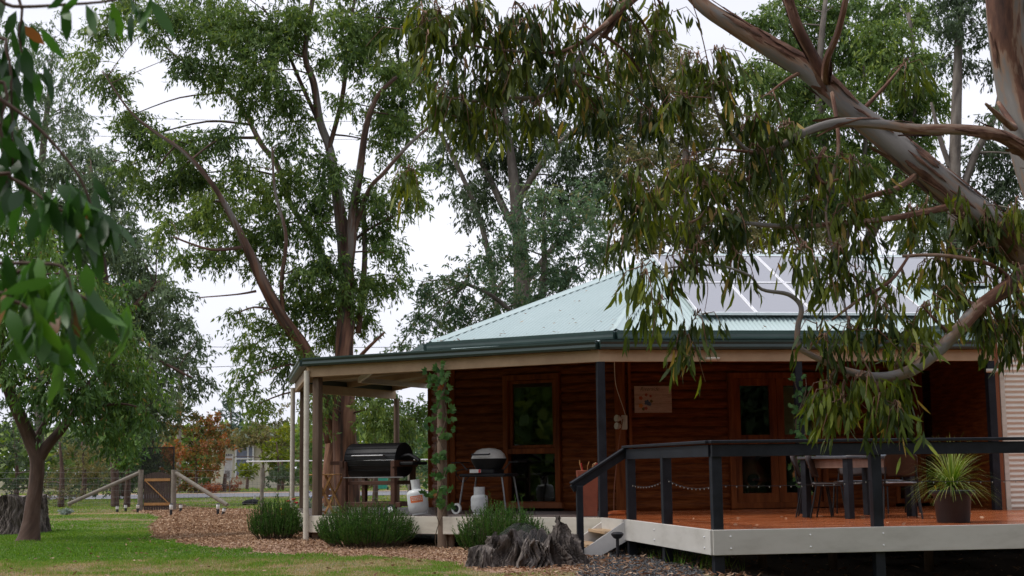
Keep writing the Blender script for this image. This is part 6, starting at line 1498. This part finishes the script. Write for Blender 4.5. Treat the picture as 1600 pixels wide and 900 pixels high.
clN = [(680,20,40,30,-.4),(745,20,40,30,-.3),(800,30,45,35,-.25),(860,20,45,35,-.2),(780,130,40,35,-.3),(905,150,34,34,0),(935,190,28,26,0),(960,20,30,30,.2),(1020,80,26,36,.3),(1230,215,30,26,-.3),(1320,330,34,30,-.3),(1480,470,36,30,-.2),(1560,520,34,26,-.2),(1420,550,26,22,-.4),(1130,350,34,28,-.5),(1080,260,30,24,-.5),(980,290,26,26,-.6),(655,60,45,50,-.4),(700,40,45,40,-.4),(720,100,45,45,-.3),(765,60,45,45,-.3),(800,110,45,45,-.25),(840,60,45,45,-.2),(870,110,45,45,-.1),(910,60,40,45,0),(950,110,36,45,.1),(985,60,38,50,.2),(770,180,35,40,-.3),(725,195,38,34,-.3),(690,150,36,36,-.4),(830,180,28,30,-.2),(1000,130,32,48,.2),(1015,190,20,22,.1),(1035,35,34,35,.4),
 (1075,120,36,34,-.4),(1110,95,34,34,-.5),(1135,150,34,34,-.4),(1060,175,24,30,-.5),(1170,200,38,34,-.3),(1200,255,42,36,-.3),(1150,285,40,34,-.4),(1100,300,40,34,-.4),(1045,320,38,34,-.5),(1000,330,34,38,-.6),(970,390,32,38,-.6),(1000,440,38,36,-.7),(1050,430,38,34,-.6,.45),(1100,400,40,32,-.6),(1160,410,40,34,-.6,.45),(1220,330,44,36,-.3,.45),(1270,330,44,36,-.3),(1250,400,42,34,-.5),(1310,400,44,36,-.4),(1360,380,44,34,-.3),(1290,460,42,38,-.5,.45),(1350,460,44,38,-.4,.45),(1410,440,42,36,-.3,.45),(1460,430,42,36,-.2),(1510,410,42,36,-.2),(1560,440,44,38,-.2),(1590,500,34,36,-.2),(1540,490,40,28,-.3),(1270,265,40,30,-.3),(1340,270,36,26,-.2),(1390,500,40,34,-.45),(1330,530,42,34,-.5),(1285,540,34,38,-.5),(1440,495,36,28,-.4),(1075,555,26,36,-.6),(1100,510,34,26,-.6),(1035,500,30,26,-.7,.6),(1375,650,32,38,-.55),(1350,600,32,24,-.55),(1400,610,24,30,-.5),(1295,610,24,36,-.5),(1320,650,18,20,-.55),(1500,355,36,30,-.1),(1440,345,34,28,-.1),(1590,350,26,30,-.1),(640,285,14,16,-.5,.5),(1540,350,26,26,-.1),(1200,165,30,24,.1,.5),(1410,120,20,20,.3,.4)]
for k_ in range(26):  # crown clumps added above the frame to shade the deck
    clN.append((random.uniform(900, 2000), random.uniform(-900, -140), random.uniform(80, 130), random.uniform(60, 100), random.uniform(-2.5, 3.5), 1.6))
clN = [(c[0], c[1] - 18, c[2] * .80, c[3] * .80, c[4], (c[5] if len(c) > 5 else 1) * (.85 if c[1] > 600 else (.35 if (c[0] * 7 + c[1]) % 3 else .6) if c[1] > 375 and c[0] < 1480 else .7 if c[1] > 375 else .8 if c[1] > 285 and c[0] < 1400 else .85)) if c[1] > 0 else c for c in clN]
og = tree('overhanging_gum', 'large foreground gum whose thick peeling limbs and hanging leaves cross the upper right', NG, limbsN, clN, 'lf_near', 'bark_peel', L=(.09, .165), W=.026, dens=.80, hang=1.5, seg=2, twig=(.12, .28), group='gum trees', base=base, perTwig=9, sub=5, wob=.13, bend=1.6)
# ribbons of bark peeling off the limbs
w = MB()
for l in limbsN[1:7]:
    for i in range(len(l) - 1):
        (p, r), (q, r2) = l[i], l[i + 1]
        if r < .03: continue
        for k in range(9 if r > .07 else 3):
            t = random.random(); c = Vector(p).lerp(Vector(q), t); rr = (r * (1 - t) + r2 * t) * 1.0
            ax = (Vector(q) - Vector(p)).normalized(); a = random.uniform(0, 2 * PI); o1 = ax.orthogonal().normalized(); o2 = ax.cross(o1)
            nrm = (o1 * math.cos(a) + o2 * math.sin(a)); sd_ = ax.cross(nrm); Ls = random.uniform(.12, .42); ww = random.uniform(.008, .026); vs = []
            lift = random.uniform(.0, .05)
            for j in range(7):
                u = j / 6; cpos = c + ax * Ls * (u - .5) + nrm * (rr * 1.02 + .006 + lift * max(0, u - .55) ** 1.3) - Vector((0, 0, lift * max(0, u - .5) * 1.2)); wj = ww * (1 - .7 * abs(2 * u - 1) ** 2) * (1 + .3 * math.sin(j * 2.1 + k))
                vs += [cpos - sd_ * wj, cpos + nrm * .004, cpos + sd_ * wj]
            w.add(vs, [(3 * j + m_, 3 * j + m_ + 1, 3 * j + m_ + 4, 3 * j + m_ + 3) for j in range(6) for m_ in range(2)])
M['ribbon'] = mat('peeling_bark_ribbon', [(.035, .016, .012), (.12, .055, .035), (.24, .13, .085)], scale=9, rough=.85)
tag(w.build('peeling_bark', M['ribbon'], og), kind='stuff')

# ---------------- close leaves at the left edge: a young tree just outside the frame
NB = Vector((-2.1, 3.3, .13))
w = MB(); w.tube([NB, NB + Vector((.05, 0, .9)), NB + Vector((.1, .05, 1.8)), NB + Vector((.25, .1, 2.6))], [.06, .05, .035, .02], n=10, sub=4)
e = empty('young_tree', NB, 'broad leafed young tree whose out-of-focus leaves hang in at the left edge', 'tree')
w.build('trunk', M['bark_dark'], e, smooth=True)
w = MB(); P = []; D = []; Vv = []
def twigl(pts, d, n, Lf, spread=.05, vb=0.3, dz=0, start=.15):
    q = [at(px, py, d + dz * i) for i, (px, py) in enumerate(pts)]
    w.tube([NB + Vector((.12, .05, max(.8, q[0].z - .12 - .13)))] + q if pts[0][0] < 10 else q, [.008] * (len(q) + (1 if pts[0][0] < 10 else 0)) if 0 else [.006 - .0045 * i / (len(q) + 1) for i in range(len(q) + (1 if pts[0][0] < 10 else 0))], n=6, sub=4)
    for i in range(n):
        t = start + (1 - start) * (i + random.random()) / n; k = min(int(t * (len(q) - 1)), len(q) - 2); f = t * (len(q) - 1) - k
        p = q[k].lerp(q[k + 1], f) + Vector((random.gauss(0, spread * .5), random.gauss(0, spread), random.gauss(0, spread * .3)))
        P.append(tuple(p)); D.append((random.gauss(0, .45), random.gauss(0, .5), random.uniform(-1.4, -.5))); Vv.append(min(1, max(0, random.gauss(vb, .25))))
twigl([(-60, 415), (0, 412), (60, 412), (100, 420), (112, 470), (110, 520)], 2.9, 46, .12, .05, .55)
twigl([(-60, 470), (20, 470), (60, 500), (80, 540)], 2.8, 34, .12, .06, .6)
twigl([(-40, 440), (50, 430), (140, 470), (180, 500)], 3.0, 30, .12, .05, .6)
twigl([(-60, 120), (0, 155), (60, 200), (120, 270), (145, 330), (150, 360)], 3.3, 52, .12, .05, .25, start=.62)
twigl([(-40, 280), (20, 280), (80, 320), (130, 345)], 3.2, 26, .12, .05, .3, start=.5)
twigl([(-60, 0), (20, 10), (90, 8), (180, 0), (230, -20)], 3.3, 16, .12, .04, .2, start=.5)
twigl([(-40, -60), (30, 0), (30, 60), (45, 120)], 3.6, 16, .1, .04, .05, start=.3)
twigl([(-40, 60), (10, 80), (18, 160), (20, 260)], 3.5, 44, .1, .05, .05, start=.3)
twigl([(-30, 120), (0, 200), (10, 270), (15, 330)], 3.4, 34, .1, .05, .15, start=.2)
w.build('branches', M['bark_dark'], e, smooth=True)
n = len(P); Vv = np.array(Vv) * .93; Vv[rng.uniform(0, 1, n) < .02] = 1.0
leaves('leaves', np.array(P), np.array(D), rng.uniform(.07, .125, n), rng.uniform(.026, .040, n), M['lf_close'], e, seg=2, v=Vv, curve=.2)

# ---------------- woodland added out of view to darken reflections and the house front
P = []; D = []
n = 52000
x = rng.uniform(-30, 34, n); z = rng.uniform(.2, 15, n) * (.75 + .25 * np.sin(x * .6)); y = -9 - rng.uniform(0, 6, n) - .012 * x * x * 0
leaves('unseen_woodland', np.stack([x, y, z], 1), rng.normal(size=(n, 3)), .9, .45, M['lf_dark'], None, v=rng.uniform(0, 1, n), origin=(0, -16, 0)); tag(bpy.data.objects['unseen_woodland'], kind='stuff')
x = rng.uniform(18, 60, 16000); y = rng.uniform(-10, 60, 16000); y = np.where(x < 26, y * .3 - 10, y); x = x + 0
k = (x > 24); x = x[k]; y = y[k]; n = len(x)
leaves('unseen_woodland', np.stack([x, y, rng.uniform(.3, 9, n)], 1), rng.normal(size=(n, 3)), .9, .45, M['lf_dark'], None, v=rng.uniform(0, 1, n), origin=(35, 10, 0)); tag(bpy.data.objects['unseen_woodland.001'], kind='stuff')
n = 30000; x = rng.uniform(-30, -21, n); y = rng.uniform(-18, 28, n)
leaves('unseen_woodland', np.stack([x, y, rng.uniform(.2, 9, n) * (.8 + .2 * np.sin(y * .7))], 1), rng.normal(size=(n, 3)), .7, .4, M['lf_gum'], None, v=rng.uniform(0, 1, n), origin=(-25, 5, 0)); tag(bpy.data.objects['unseen_woodland.002'], kind='stuff')
# far wood on the horizon beyond the road
n = 22000; x = rng.uniform(-70, 60, n); hh = 3.5 + 2.5 * fnoise(x, x * 0 + 3, .12, 6); y = rng.uniform(112, 126, n)
leaves('far_wood', np.stack([x, y, rng.uniform(0, 1, n) ** .8 * hh], 1), rng.normal(size=(n, 3)), .9, .5, M['lf_gum'], None, v=rng.uniform(0, .8, n), origin=(0, 118, 0)); tag(bpy.data.objects['far_wood'], kind='stuff')
